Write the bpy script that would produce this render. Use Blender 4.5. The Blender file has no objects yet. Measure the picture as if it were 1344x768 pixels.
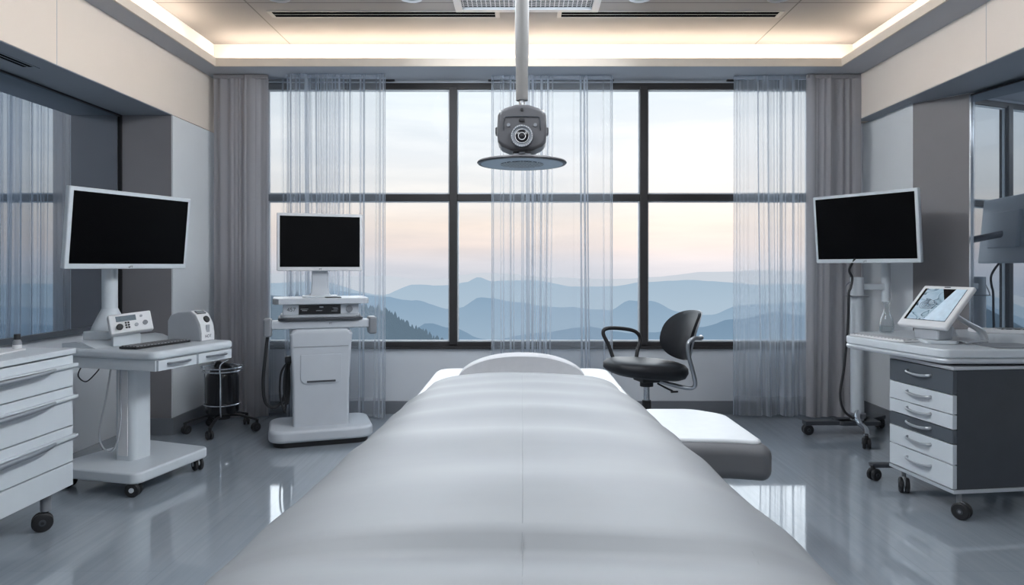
import bpy, bmesh, math, random
from mathutils import Vector, Matrix
random.seed(7)
PI = math.pi
R = math.radians
SC = bpy.context.scene
COL = SC.collection

# ------------------------------------------------------------------ materials
def new_mat(name):
    m = bpy.data.materials.new(name)
    m.use_nodes = True
    nt = m.node_tree
    nt.nodes.clear()
    return m, nt, nt.nodes, nt.links

def pmat(name, col, rough=0.5, metal=0.0, spec=0.5, noise=0.04, scale=12.0, coat=0.0, bump=0.0, stretch=(1, 1, 1), trans=0.0, emit=None, emit_s=0.0):
    m, nt, N, L = new_mat(name)
    out = N.new('ShaderNodeOutputMaterial')
    b = N.new('ShaderNodeBsdfPrincipled')
    L.new(b.outputs[0], out.inputs[0])
    tc = N.new('ShaderNodeTexCoord')
    mp = N.new('ShaderNodeMapping')
    mp.inputs['Scale'].default_value = stretch
    L.new(tc.outputs['Object'], mp.inputs[0])
    nz = N.new('ShaderNodeTexNoise')
    nz.inputs['Scale'].default_value = scale
    nz.inputs['Detail'].default_value = 4
    L.new(mp.outputs[0], nz.inputs['Vector'])
    rp = N.new('ShaderNodeValToRGB')
    c = Vector(col)
    rp.color_ramp.elements[0].position = 0.3
    rp.color_ramp.elements[1].position = 0.7
    rp.color_ramp.elements[0].color = (*(c * (1 - noise)), 1)
    rp.color_ramp.elements[1].color = (*(c * (1 + noise)), 1)
    L.new(nz.outputs['Fac'], rp.inputs[0])
    L.new(rp.outputs[0], b.inputs['Base Color'])
    b.inputs['Roughness'].default_value = rough
    b.inputs['Metallic'].default_value = metal
    b.inputs['Specular IOR Level'].default_value = spec
    b.inputs['Coat Weight'].default_value = coat
    b.inputs['Coat Roughness'].default_value = 0.08
    b.inputs['Transmission Weight'].default_value = trans
    if emit:
        b.inputs['Emission Color'].default_value = (*emit, 1)
        b.inputs['Emission Strength'].default_value = emit_s
    if bump:
        bp = N.new('ShaderNodeBump')
        bp.inputs['Strength'].default_value = bump
        bp.inputs['Distance'].default_value = 0.01
        L.new(nz.outputs['Fac'], bp.inputs['Height'])
        L.new(bp.outputs[0], b.inputs['Normal'])
    return m

M = {}
M['white'] = pmat('white_lacquer', (0.64, 0.68, 0.715), 0.3, noise=0.015, coat=0.2)
M['white_warm'] = pmat('white_plastic', (0.78, 0.78, 0.79), 0.38, noise=0.02)
M['grey_plastic'] = pmat('grey_plastic', (0.38, 0.40, 0.43), 0.42, noise=0.03)
M['mid_grey'] = pmat('mid_grey_plastic', (0.22, 0.23, 0.25), 0.4, noise=0.03)
M['dark_grey'] = pmat('charcoal_panel', (0.045, 0.05, 0.06), 0.42, noise=0.05)
M['slate'] = pmat('slate_front', (0.075, 0.088, 0.105), 0.4, noise=0.04)
M['black'] = pmat('black_rubber', (0.012, 0.012, 0.014), 0.5, noise=0.1)
M['black_gloss'] = pmat('black_gloss', (0.008, 0.008, 0.01), 0.18, noise=0.05)
M['void'] = pmat('matt_black_recess', (0.004, 0.004, 0.005), 1.0, spec=0.0, noise=0.1)
M['leather'] = pmat('black_leather', (0.010, 0.011, 0.014), 0.45, spec=0.35, noise=0.1, scale=60, bump=0.05)
M['screen'] = pmat('switched_off_screen', (0.0015, 0.0015, 0.002), 0.25, spec=0.12, noise=0.1)
M['chrome'] = pmat('chrome', (0.72, 0.74, 0.77), 0.14, 1.0, noise=0.02)
M['alu'] = pmat('brushed_aluminium', (0.62, 0.64, 0.67), 0.32, 1.0, noise=0.05, scale=30, stretch=(1, 1, 12))
M['silver'] = pmat('silver_edge', (0.66, 0.68, 0.71), 0.3, 0.55, noise=0.03)
M['handle_grey'] = pmat('satin_steel_handle', (0.36, 0.38, 0.41), 0.32, 0.9, noise=0.03)
M['frame'] = pmat('bronze_window_frame', (0.030, 0.028, 0.029), 0.45, spec=0.35, noise=0.06)
M['wall'] = pmat('painted_wall', (0.69, 0.71, 0.73), 0.75, noise=0.015, scale=3)
M['wall_low'] = pmat('painted_low_wall', (0.60, 0.625, 0.66), 0.7, noise=0.015, scale=3)
M['bulk'] = pmat('warm_plaster', (0.80, 0.70, 0.61), 0.75, noise=0.015, scale=3)
M['bulk_r'] = pmat('warm_plaster_right', (0.80, 0.71, 0.635), 0.75, noise=0.015, scale=3)
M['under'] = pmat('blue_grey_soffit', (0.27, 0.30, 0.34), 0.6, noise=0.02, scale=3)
M['soffit'] = pmat('grey_soffit', (0.50, 0.515, 0.55), 0.65, noise=0.02, scale=3)
M['lip'] = pmat('cream_cove_lip', (0.72, 0.64, 0.55), 0.6, noise=0.02)
M['cove'] = pmat('white_cove_plaster', (0.80, 0.77, 0.74), 0.8, noise=0.01)
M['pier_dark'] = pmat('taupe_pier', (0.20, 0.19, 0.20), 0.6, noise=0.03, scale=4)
M['base_grey'] = pmat('grey_baseboard', (0.16, 0.17, 0.19), 0.45, noise=0.03)
M['seam'] = pmat('dark_seam', (0.05, 0.05, 0.055), 0.6)
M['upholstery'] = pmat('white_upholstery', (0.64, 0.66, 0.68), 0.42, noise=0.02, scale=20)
M['pillow'] = pmat('grey_white_bolster', (0.44, 0.44, 0.455), 0.6, noise=0.03, scale=30)
M['pad_shade_grey'] = pmat('shaded_pad_vinyl', (0.125, 0.127, 0.135), 0.5, noise=0.03)  # shade on the white pad's front, put into the body colour
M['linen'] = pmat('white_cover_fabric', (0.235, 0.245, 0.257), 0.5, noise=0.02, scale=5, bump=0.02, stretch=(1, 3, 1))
M['hem'] = pmat('cover_edge_piping', (0.16, 0.17, 0.19), 0.6)
M['lamp_body'] = pmat('grey_lamp_body', (0.085, 0.084, 0.09), 0.38, noise=0.03)
M['lamp_pole'] = pmat('pale_grey_pole', (0.12, 0.115, 0.11), 0.55, noise=0.02)
M['disc'] = pmat('pale_blue_lens', (0.36, 0.43, 0.50), 0.3, noise=0.06, scale=40)
M['lcd'] = pmat('lcd_display', (0.16, 0.20, 0.23), 0.2, noise=0.1, scale=80)
M['cart_grey'] = pmat('pale_grey_lacquer', (0.54, 0.57, 0.61), 0.35, noise=0.015)
M['chest'] = pmat('white_cabinet_laminate', (0.62, 0.66, 0.695), 0.36, noise=0.012)

def make_floor():
    m, nt, N, L = new_mat('polished_grey_streaked_tile')
    out = N.new('ShaderNodeOutputMaterial'); b = N.new('ShaderNodeBsdfPrincipled')
    L.new(b.outputs[0], out.inputs[0])
    tc = N.new('ShaderNodeTexCoord'); mp = N.new('ShaderNodeMapping')
    mp.inputs['Rotation'].default_value = (0, 0, R(6))
    mp.inputs['Scale'].default_value = (14, 0.7, 1)
    L.new(tc.outputs['Object'], mp.inputs[0])
    nz = N.new('ShaderNodeTexNoise'); nz.inputs['Scale'].default_value = 2.2; nz.inputs['Detail'].default_value = 7
    nz.inputs['Roughness'].default_value = 0.62; nz.inputs['Distortion'].default_value = 0.5
    L.new(mp.outputs[0], nz.inputs['Vector'])
    rp = N.new('ShaderNodeValToRGB')
    e = rp.color_ramp.elements
    e[0].position = 0.3; e[0].color = (0.30, 0.34, 0.385, 1)
    e[1].position = 0.72; e[1].color = (0.36, 0.40, 0.445, 1)
    L.new(nz.outputs['Fac'], rp.inputs[0])
    br = N.new('ShaderNodeTexBrick')
    br.offset = 0.5; br.inputs['Scale'].default_value = 1.0
    br.inputs['Brick Width'].default_value = 1.2; br.inputs['Row Height'].default_value = 0.6
    br.inputs['Mortar Size'].default_value = 0.0022; br.inputs['Mortar Smooth'].default_value = 0.3
    br.inputs['Color1'].default_value = (1, 1, 1, 1); br.inputs['Color2'].default_value = (0.97, 0.97, 0.97, 1)
    br.inputs['Mortar'].default_value = (0.86, 0.86, 0.87, 1)
    mp2 = N.new('ShaderNodeMapping'); mp2.inputs['Rotation'].default_value = (0, 0, R(90))
    mp2.inputs['Location'].default_value = (0.3, 0.22, 0)
    L.new(tc.outputs['Object'], mp2.inputs[0]); L.new(mp2.outputs[0], br.inputs['Vector'])
    mx = N.new('ShaderNodeMix'); mx.data_type = 'RGBA'; mx.blend_type = 'MULTIPLY'
    mx.inputs[0].default_value = 1.0
    L.new(rp.outputs[0], mx.inputs[6]); L.new(br.outputs['Color'], mx.inputs[7])
    L.new(mx.outputs[2], b.inputs['Base Color'])
    mr = N.new('ShaderNodeMapRange')
    mr.inputs['To Min'].default_value = 0.03; mr.inputs['To Max'].default_value = 0.10
    L.new(nz.outputs['Fac'], mr.inputs[0]); L.new(mr.outputs[0], b.inputs['Roughness'])
    b.inputs['Specular IOR Level'].default_value = 0.9
    b.inputs['Coat Weight'].default_value = 0.6; b.inputs['Coat Roughness'].default_value = 0.03; b.inputs['Coat IOR'].default_value = 1.6
    return m
M['floor'] = make_floor()

def make_ceiling():
    m, nt, N, L = new_mat('grey_panelled_ceiling')
    out = N.new('ShaderNodeOutputMaterial'); b = N.new('ShaderNodeBsdfPrincipled')
    L.new(b.outputs[0], out.inputs[0])
    tc = N.new('ShaderNodeTexCoord')
    br = N.new('ShaderNodeTexBrick'); br.offset = 0
    br.inputs['Scale'].default_value = 1.0
    br.inputs['Brick Width'].default_value = 3.74; br.inputs['Row Height'].default_value = 1.25
    br.inputs['Mortar Size'].default_value = 0.005
    br.inputs['Color1'].default_value = (0.235, 0.23, 0.235, 1); br.inputs['Color2'].default_value = (0.235, 0.23, 0.235, 1)
    br.inputs['Mortar'].default_value = (0.09, 0.09, 0.09, 1)
    mp = N.new('ShaderNodeMapping'); mp.inputs['Location'].default_value = (1.87, 0.35, 0)
    L.new(tc.outputs['Object'], mp.inputs[0]); L.new(mp.outputs[0], br.inputs['Vector'])
    L.new(br.outputs['Color'], b.inputs['Base Color'])
    b.inputs['Roughness'].default_value = 0.75
    return m
M['ceiling'] = make_ceiling()

def make_dark_glass():
    m, nt, N, L = new_mat('dark_mirrored_glass')
    out = N.new('ShaderNodeOutputMaterial')
    d = N.new('ShaderNodeBsdfDiffuse'); d.inputs[0].default_value = (0.065, 0.077, 0.098, 1)
    g = N.new('ShaderNodeBsdfGlossy'); g.inputs['Color'].default_value = (0.74, 0.82, 0.90, 1); g.inputs['Roughness'].default_value = 0.012
    fr = N.new('ShaderNodeFresnel'); fr.inputs[0].default_value = 1.6
    mr = N.new('ShaderNodeMapRange')
    mr.inputs['From Max'].default_value = 0.5
    mr.inputs['To Min'].default_value = 0.52; mr.inputs['To Max'].default_value = 0.85
    L.new(fr.outputs[0], mr.inputs[0])
    mx = N.new('ShaderNodeMixShader')
    L.new(mr.outputs[0], mx.inputs[0]); L.new(d.outputs[0], mx.inputs[1]); L.new(g.outputs[0], mx.inputs[2])
    L.new(mx.outputs[0], out.inputs[0])
    return m
M['dark_glass'] = make_dark_glass()

def make_pane():
    m, nt, N, L = new_mat('clear_window_glass')
    out = N.new('ShaderNodeOutputMaterial')
    t = N.new('ShaderNodeBsdfTransparent'); t.inputs[0].default_value = (0.97, 0.985, 0.99, 1)
    g = N.new('ShaderNodeBsdfGlossy'); g.inputs['Roughness'].default_value = 0.01
    fr = N.new('ShaderNodeFresnel'); fr.inputs[0].default_value = 1.06
    mx = N.new('ShaderNodeMixShader')
    L.new(fr.outputs[0], mx.inputs[0]); L.new(t.outputs[0], mx.inputs[1]); L.new(g.outputs[0], mx.inputs[2])
    L.new(mx.outputs[0], out.inputs[0])
    return m
M['pane'] = make_pane()

def make_clear():
    m, nt, N, L = new_mat('clear_vase_glass')
    out = N.new('ShaderNodeOutputMaterial')
    t = N.new('ShaderNodeBsdfTransparent'); t.inputs[0].default_value = (0.95, 0.965, 0.97, 1)
    g = N.new('ShaderNodeBsdfGlossy'); g.inputs['Roughness'].default_value = 0.02
    lw = N.new('ShaderNodeLayerWeight'); lw.inputs[0].default_value = 0.18
    mx = N.new('ShaderNodeMixShader')
    L.new(lw.outputs['Facing'], mx.inputs[0]); L.new(t.outputs[0], mx.inputs[1]); L.new(g.outputs[0], mx.inputs[2])
    L.new(mx.outputs[0], out.inputs[0])
    return m
M['clear'] = make_clear()

def make_cloth(name, col, op_face, op_edge, trans=0.55):
    m, nt, N, L = new_mat(name)
    out = N.new('ShaderNodeOutputMaterial')
    t = N.new('ShaderNodeBsdfTransparent')
    d = N.new('ShaderNodeBsdfDiffuse'); d.inputs[0].default_value = (*col, 1)
    tr = N.new('ShaderNodeBsdfTranslucent'); tr.inputs[0].default_value = (*col, 1)
    m1 = N.new('ShaderNodeMixShader'); m1.inputs[0].default_value = trans
    L.new(d.outputs[0], m1.inputs[1]); L.new(tr.outputs[0], m1.inputs[2])
    lw = N.new('ShaderNodeLayerWeight'); lw.inputs[0].default_value = 0.5
    tc = N.new('ShaderNodeTexCoord'); mp = N.new('ShaderNodeMapping'); mp.inputs['Scale'].default_value = (60, 60, 1.2)
    nz = N.new('ShaderNodeTexNoise'); nz.inputs['Scale'].default_value = 1.0
    L.new(tc.outputs['Object'], mp.inputs[0]); L.new(mp.outputs[0], nz.inputs['Vector'])
    mr = N.new('ShaderNodeMapRange')
    mr.inputs['From Min'].default_value = 0.08; mr.inputs['From Max'].default_value = 0.72
    mr.inputs['To Min'].default_value = op_face; mr.inputs['To Max'].default_value = op_edge
    L.new(lw.outputs['Facing'], mr.inputs[0])
    ad = N.new('ShaderNodeMath'); ad.operation = 'MULTIPLY_ADD'; ad.use_clamp = True
    ad.inputs[0].default_value = 0.0; ad.inputs[1].default_value = 0.0
    L.new(mr.outputs[0], ad.inputs[2])
    m2 = N.new('ShaderNodeMixShader')
    L.new(ad.outputs[0], m2.inputs[0]); L.new(t.outputs[0], m2.inputs[1]); L.new(m1.outputs[0], m2.inputs[2])
    L.new(m2.outputs[0], out.inputs[0])
    return m
M['sheer'] = make_cloth('sheer_white_voile', (0.56, 0.605, 0.67), 0.22, 0.90, 0.54)
M['sheer_dense'] = make_cloth('gathered_white_voile', (0.60, 0.645, 0.71), 0.36, 0.94, 0.55)
M['drape'] = make_cloth('grey_drape', (0.44, 0.425, 0.44), 0.80, 1.0, 0.3)
M['drape_hem'] = make_cloth('sheer_hem', (0.72, 0.75, 0.80), 0.22, 0.6, 0.4)

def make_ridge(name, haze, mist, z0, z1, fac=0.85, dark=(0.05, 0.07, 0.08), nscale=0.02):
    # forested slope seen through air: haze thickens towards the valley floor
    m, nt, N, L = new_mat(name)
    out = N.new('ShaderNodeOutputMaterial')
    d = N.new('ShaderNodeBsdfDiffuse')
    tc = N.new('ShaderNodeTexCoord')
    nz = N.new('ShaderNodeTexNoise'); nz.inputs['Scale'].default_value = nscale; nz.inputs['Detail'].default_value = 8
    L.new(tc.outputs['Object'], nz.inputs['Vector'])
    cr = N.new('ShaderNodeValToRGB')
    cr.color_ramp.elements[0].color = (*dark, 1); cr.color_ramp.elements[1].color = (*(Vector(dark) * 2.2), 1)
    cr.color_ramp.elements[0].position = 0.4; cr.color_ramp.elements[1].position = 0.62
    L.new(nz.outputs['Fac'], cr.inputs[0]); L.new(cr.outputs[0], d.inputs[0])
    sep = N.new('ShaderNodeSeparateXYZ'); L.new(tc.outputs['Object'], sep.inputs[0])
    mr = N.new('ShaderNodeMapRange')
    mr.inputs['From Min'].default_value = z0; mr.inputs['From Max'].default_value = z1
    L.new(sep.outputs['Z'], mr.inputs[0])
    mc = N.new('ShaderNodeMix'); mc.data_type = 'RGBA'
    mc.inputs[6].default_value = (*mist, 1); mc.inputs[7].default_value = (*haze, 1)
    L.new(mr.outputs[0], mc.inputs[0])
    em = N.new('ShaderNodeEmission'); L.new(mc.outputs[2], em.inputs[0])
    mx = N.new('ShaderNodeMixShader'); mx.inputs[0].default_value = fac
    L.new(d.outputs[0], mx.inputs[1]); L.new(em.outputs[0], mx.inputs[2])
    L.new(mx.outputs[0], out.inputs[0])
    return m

def make_tablet():
    m, nt, N, L = new_mat('tablet_picture')
    out = N.new('ShaderNodeOutputMaterial'); b = N.new('ShaderNodeBsdfPrincipled')
    L.new(b.outputs[0], out.inputs[0])
    tc = N.new('ShaderNodeTexCoord'); mp = N.new('ShaderNodeMapping')
    mp.inputs['Scale'].default_value = (9, 9, 15)
    L.new(tc.outputs['Object'], mp.inputs[0])
    wv = N.new('ShaderNodeTexNoise'); wv.inputs['Scale'].default_value = 0.9; wv.inputs['Detail'].default_value = 1; wv.inputs['Distortion'].default_value = 1.2
    L.new(mp.outputs[0], wv.inputs['Vector'])
    mu = N.new('ShaderNodeMath'); mu.operation = 'MULTIPLY'; mu.inputs[1].default_value = 4.5
    fr = N.new('ShaderNodeMath'); fr.operation = 'FRACT'
    L.new(wv.outputs['Fac'], mu.inputs[0]); L.new(mu.outputs[0], fr.inputs[0])
    rp = N.new('ShaderNodeValToRGB'); e = rp.color_ramp.elements
    e[0].position = 0.0; e[0].color = (0.03, 0.06, 0.09, 1)
    e[1].position = 0.22; e[1].color = (0.22, 0.32, 0.40, 1)
    x = e.new(0.9); x.color = (0.30, 0.40, 0.48, 1)
    L.new(fr.outputs[0], rp.inputs[0])
    L.new(rp.outputs[0], b.inputs['Base Color'])
    L.new(rp.outputs[0], b.inputs['Emission Color']); b.inputs['Emission Strength'].default_value = 0.35
    b.inputs['Roughness'].default_value = 0.12
    return m
M['tablet'] = make_tablet()

def make_keys(name, key, gap, sx, sy):
    m, nt, N, L = new_mat(name)
    out = N.new('ShaderNodeOutputMaterial'); b = N.new('ShaderNodeBsdfPrincipled')
    L.new(b.outputs[0], out.inputs[0])
    tc = N.new('ShaderNodeTexCoord')
    br = N.new('ShaderNodeTexBrick'); br.inputs['Scale'].default_value = 1.0
    br.inputs['Brick Width'].default_value = sx; br.inputs['Row Height'].default_value = sy
    br.inputs['Mortar Size'].default_value = 0.0035
    br.inputs['Color1'].default_value = (*key, 1); br.inputs['Color2'].default_value = (*(Vector(key) * 0.85), 1)
    br.inputs['Mortar'].default_value = (*gap, 1)
    L.new(tc.outputs['Object'], br.inputs['Vector'])
    L.new(br.outputs['Color'], b.inputs['Base Color'])
    b.inputs['Roughness'].default_value = 0.45
    return m
M['keys_dark'] = make_keys('dark_key_caps', (0.30, 0.31, 0.33), (0.015, 0.015, 0.017), 0.024, 0.022)
M['keys_white'] = make_keys('white_key_caps', (0.72, 0.73, 0.75), (0.30, 0.31, 0.33), 0.024, 0.022)
M['lamp_dots'] = make_keys('lamp_emitters', (0.75, 0.80, 0.85), (0.10, 0.12, 0.14), 0.014, 0.014)
M['bulb'] = pmat('warm_led', (0.9, 0.85, 0.75), 0.4, emit=(1.0, 0.93, 0.85), emit_s=0.6)

# ------------------------------------------------------------------ mesh helpers
def merge(bm, tmp, mat=None):
    if mat is not None:
        tmp.transform(mat)
    me = bpy.data.meshes.new('t')
    tmp.to_mesh(me); tmp.free()
    bm.from_mesh(me)
    bpy.data.meshes.remove(me)

def box(bm, c, s, bevel=0.0, seg=2, rot=None, mat=None):
    t = bmesh.new()
    bmesh.ops.create_cube(t, size=1.0)
    bmesh.ops.scale(t, vec=s, verts=t.verts)
    if bevel > 0:
        bmesh.ops.bevel(t, geom=list(t.edges), offset=min(bevel, min(s) * 0.49), segments=seg, profile=0.5, affect='EDGES')
    x = Matrix.Translation(c)
    if rot is not None:
        x = x @ rot
    if mat is not None:
        x = mat @ x
    merge(bm, t, x)

def prism(bm, pts, z0, z1, bevel=0.0, seg=2, mat=None, vbevel=0.0, vseg=5):
    t = bmesh.new()
    vs = [t.verts.new((p[0], p[1], z0)) for p in pts]
    f = t.faces.new(vs)
    r = bmesh.ops.extrude_face_region(t, geom=[f])
    bmesh.ops.translate(t, vec=(0, 0, z1 - z0), verts=[g for g in r['geom'] if isinstance(g, bmesh.types.BMVert)])
    bmesh.ops.recalc_face_normals(t, faces=t.faces)
    if vbevel > 0:
        es = [e for e in t.edges if abs((e.verts[0].co - e.verts[1].co).normalized().z) > 0.9]
        bmesh.ops.bevel(t, geom=es, offset=vbevel, segments=vseg, profile=0.5, affect='EDGES', clamp_overlap=True)
    if bevel > 0:
        es = [e for e in t.edges if abs(e.verts[0].co.z - e.verts[1].co.z) < 1e-6]
        bmesh.ops.bevel(t, geom=es, offset=bevel, segments=seg, profile=0.5, affect='EDGES')
    merge(bm, t, mat)

def cyl(bm, a, b, r, r2=None, seg=24, bevel=0.0):
    a = Vector(a); b = Vector(b); d = b - a
    t = bmesh.new()
    bmesh.ops.create_cone(t, cap_ends=True, cap_tris=False, segments=seg, radius1=r, radius2=r if r2 is None else r2, depth=d.length)
    if bevel > 0:
        es = [e for e in t.edges if abs(e.verts[0].co.z - e.verts[1].co.z) < 1e-6]
        bmesh.ops.bevel(t, geom=es, offset=bevel, segments=2, profile=0.5, affect='EDGES')
    q = Vector((0, 0, 1)).rotation_difference(d.normalized()).to_matrix().to_4x4()
    merge(bm, t, Matrix.Translation((a + b) / 2) @ q)

def catmull(pts, n=8, closed=False):
    P = [Vector(p) for p in pts]; out = []
    m = len(P)
    rng = m if closed else m - 1
    for i in range(rng):
        p0 = P[(i - 1) % m] if closed or i > 0 else P[0]
        p1 = P[i]; p2 = P[(i + 1) % m]
        p3 = P[(i + 2) % m] if closed or i + 2 < m else P[-1]
        for k in range(n):
            t = k / n
            out.append(0.5 * ((2 * p1) + (-p0 + p2) * t + (2 * p0 - 5 * p1 + 4 * p2 - p3) * t * t + (-p0 + 3 * p1 - 3 * p2 + p3) * t ** 3))
    if not closed:
        out.append(P[-1])
    return out

def tube(bm, pts, r, seg=10, smooth=0, closed=False, flat=1.0):
    P = catmull(pts, smooth, closed) if smooth else [Vector(p) for p in pts]
    n = len(P); rings = []
    up = Vector((0.13, 0.21, 1)).normalized()
    prev = None
    for i, p in enumerate(P):
        if closed:
            d = (P[(i + 1) % n] - P[i - 1]).normalized()
        else:
            d = (P[min(i + 1, n - 1)] - P[max(i - 1, 0)]).normalized()
        if prev is None:
            a = d.cross(up)
            if a.length < 0.05:
                a = d.cross(Vector((1, 0, 0)))
            a.normalize()
        else:
            a = (prev - d * prev.dot(d)).normalized()
        prev = a
        b = d.cross(a)
        rr = r(i / max(1, n - 1)) if callable(r) else r
        rings.append([bm.verts.new(p + a * rr * math.cos(2 * PI * k / seg) + b * rr * flat * math.sin(2 * PI * k / seg)) for k in range(seg)])
    for i in range(n if closed else n - 1):
        A = rings[i]; B = rings[(i + 1) % n]
        for k in range(seg):
            bm.faces.new((A[k], A[(k + 1) % seg], B[(k + 1) % seg], B[k]))
    if not closed:
        bm.faces.new(rings[0][::-1]); bm.faces.new(rings[-1])

def lathe(bm, prof, seg=32, mat=None, cap=True):
    t = bmesh.new(); rings = []
    for (r, z) in prof:
        rings.append([t.verts.new((max(r, 1e-4) * math.cos(2 * PI * k / seg), max(r, 1e-4) * math.sin(2 * PI * k / seg), z)) for k in range(seg)])
    for i in range(len(rings) - 1):
        for k in range(seg):
            t.faces.new((rings[i][k], rings[i][(k + 1) % seg], rings[i + 1][(k + 1) % seg], rings[i + 1][k]))
    if cap:
        t.faces.new(rings[0][::-1]); t.faces.new(rings[-1])
    bmesh.ops.recalc_face_normals(t, faces=t.faces)
    merge(bm, t, mat)

def quad(bm, *ps):
    bm.faces.new([bm.verts.new(p) for p in ps])

def link(name, bm, mat, parent=None, angle=40, loc=None):
    me = bpy.data.meshes.new(name)
    bm.normal_update()
    bm.to_mesh(me); bm.free()
    me.materials.append(mat)
    for p in me.polygons:
        p.use_smooth = True
    me.set_sharp_from_angle(angle=R(angle))
    o = bpy.data.objects.new(name, me)
    COL.objects.link(o)
    if angle < 100 and len(me.polygons) < 12000:
        wn = o.modifiers.new('normals', 'WEIGHTED_NORMAL'); wn.keep_sharp = True; wn.weight = 60
    if loc:
        o.location = loc
    if parent:
        o.parent = parent
    return o

class B:
    """collects shapes, then becomes one mesh object"""
    def __init__(s): s.bm = bmesh.new()
    def box(s, *a, **k): box(s.bm, *a, **k); return s
    def prism(s, *a, **k): prism(s.bm, *a, **k); return s
    def cyl(s, *a, **k): cyl(s.bm, *a, **k); return s
    def tube(s, *a, **k): tube(s.bm, *a, **k); return s
    def lathe(s, *a, **k): lathe(s.bm, *a, **k); return s
    def quad(s, *a): quad(s.bm, *a); return s
    def xf(s, m): s.bm.transform(m); return s
    def link(s, name, mat, parent=None, angle=40, label=None):
        o = link(name, s.bm, M[mat] if isinstance(mat, str) else mat, parent, angle)
        if label: o['label'] = label
        return o

def loft(b, secs):
    """secs: list of (z, [(x,y)...]) rings with equal point counts"""
    rg = [[b.bm.verts.new((x, y, z)) for x, y in p] for z, p in secs]
    n = len(rg[0])
    for i in range(len(rg) - 1):
        for k in range(n):
            b.bm.faces.new((rg[i][k], rg[i][(k + 1) % n], rg[i + 1][(k + 1) % n], rg[i + 1][k]))
    b.bm.faces.new(rg[0][::-1]); b.bm.faces.new(rg[-1])
    return b
def rrect(w, d, r, cx=0, cy=0, n=5):
    p = []
    for (sx, sy, a0) in ((1, 1, 0), (-1, 1, 90), (-1, -1, 180), (1, -1, 270)):
        for k in range(n + 1):
            a = R(a0 + 90 * k / n)
            p.append((cx + sx * (w / 2 - r) + r * math.cos(a), cy + sy * (d / 2 - r) + r * math.sin(a)))
    return p

def tag(o, label, cat, group=None):
    o['label'] = label; o['category'] = cat
    if group: o['group'] = group
    return o

def thing(name, label, cat, loc=(0, 0, 0), rz=0.0, group=None):
    o = bpy.data.objects.new(name, None)
    o.empty_display_size = 0.1
    COL.objects.link(o)
    o.location = loc; o.rotation_euler = (0, 0, rz)
    return tag(o, label, cat, group)

def struct(b, name, mat, parent=None, angle=40):
    o = b.link(name, mat, parent, angle)
    o['kind'] = 'structure'
    return o

def text(name, body, size, mat, parent, mtx, depth=0.0006):
    cu = bpy.data.curves.new(name, 'FONT')
    cu.body = body; cu.size = size; cu.extrude = depth
    cu.align_x = 'CENTER'; cu.align_y = 'CENTER'
    tmp = bpy.data.objects.new(name + '_t', cu)
    COL.objects.link(tmp)
    dg = bpy.context.evaluated_depsgraph_get()
    me = bpy.data.meshes.new_from_object(tmp.evaluated_get(dg))
    bpy.data.objects.remove(tmp)
    me.transform(mtx)
    me.name = name
    me.materials.clear(); me.materials.append(M[mat])
    o = bpy.data.objects.new(name, me)
    COL.objects.link(o)
    o.parent = parent
    return o

def caster(parent, x, y, top, r, rz=0.0, wheel='black', fork='black', w=0.024, hub='dark_grey'):
    """twin castor: fork carries its wheel"""
    m = Matrix.Translation((x, y, 0)) @ Matrix.Rotation(rz, 4, 'Z')
    b = B()
    b.cyl((0, 0, r * 1.1), (0, 0, top), 0.011, seg=14)
    b.tube([(0, 0, r * 1.9), (-r * 0.45, 0, r * 1.75), (-r * 0.8, 0, r * 1.25), (-r * 0.72, 0, r)], 0.010, 8, smooth=5)
    b.cyl((-r * 0.3, -w * 1.2, r), (-r * 0.3, w * 1.2, r), 0.007, seg=10)
    b.xf(m)
    c = b.link('caster', fork, parent)
    t = B()
    for s in (-1, 1):
        t.lathe([(r * 0.35, -w * 0.42), (r * 0.86, -w * 0.42), (r, -w * 0.22), (r, w * 0.22), (r * 0.86, w * 0.42), (r * 0.35, w * 0.42)], 26,
                Matrix.Translation((-r * 0.3, s * w * 0.62, r)) @ Matrix.Rotation(R(90), 4, 'X'))
    t.xf(m)
    wh = t.link('wheel', wheel, c)
    if wheel == 'black':
        for s in (-1, 1):
            B().cyl((-r * 0.3, s * w * 1.02, r), (-r * 0.3, s * w * 1.14, r), r * 0.34, seg=18).xf(m).link('hub_cap', hub, c)
    return c

# ------------------------------------------------------------------ room
ZS, ZC = 2.72, 2.99            # soffit underside, recessed ceiling
XL, XR = -2.50, 2.67           # bulkhead faces
GL, GR = -2.88, 3.09           # glass planes
YB, YF = 5.60, -1.60
ZL, ZR = 2.285, 2.37           # bulkhead undersides

struct(B().box(((GL + GR) / 2, (YB + YF) / 2, -0.05), (GR - GL + 0.9, YB - YF + 0.3, 0.1)), 'floor', 'floor')

b = B().box(((XL + XR) / 2, (YB + YF) / 2, ZC + 0.05), (XR - XL + 0.6, YB - YF, 0.1))
ceiling = struct(b, 'ceiling', 'ceiling')
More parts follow.
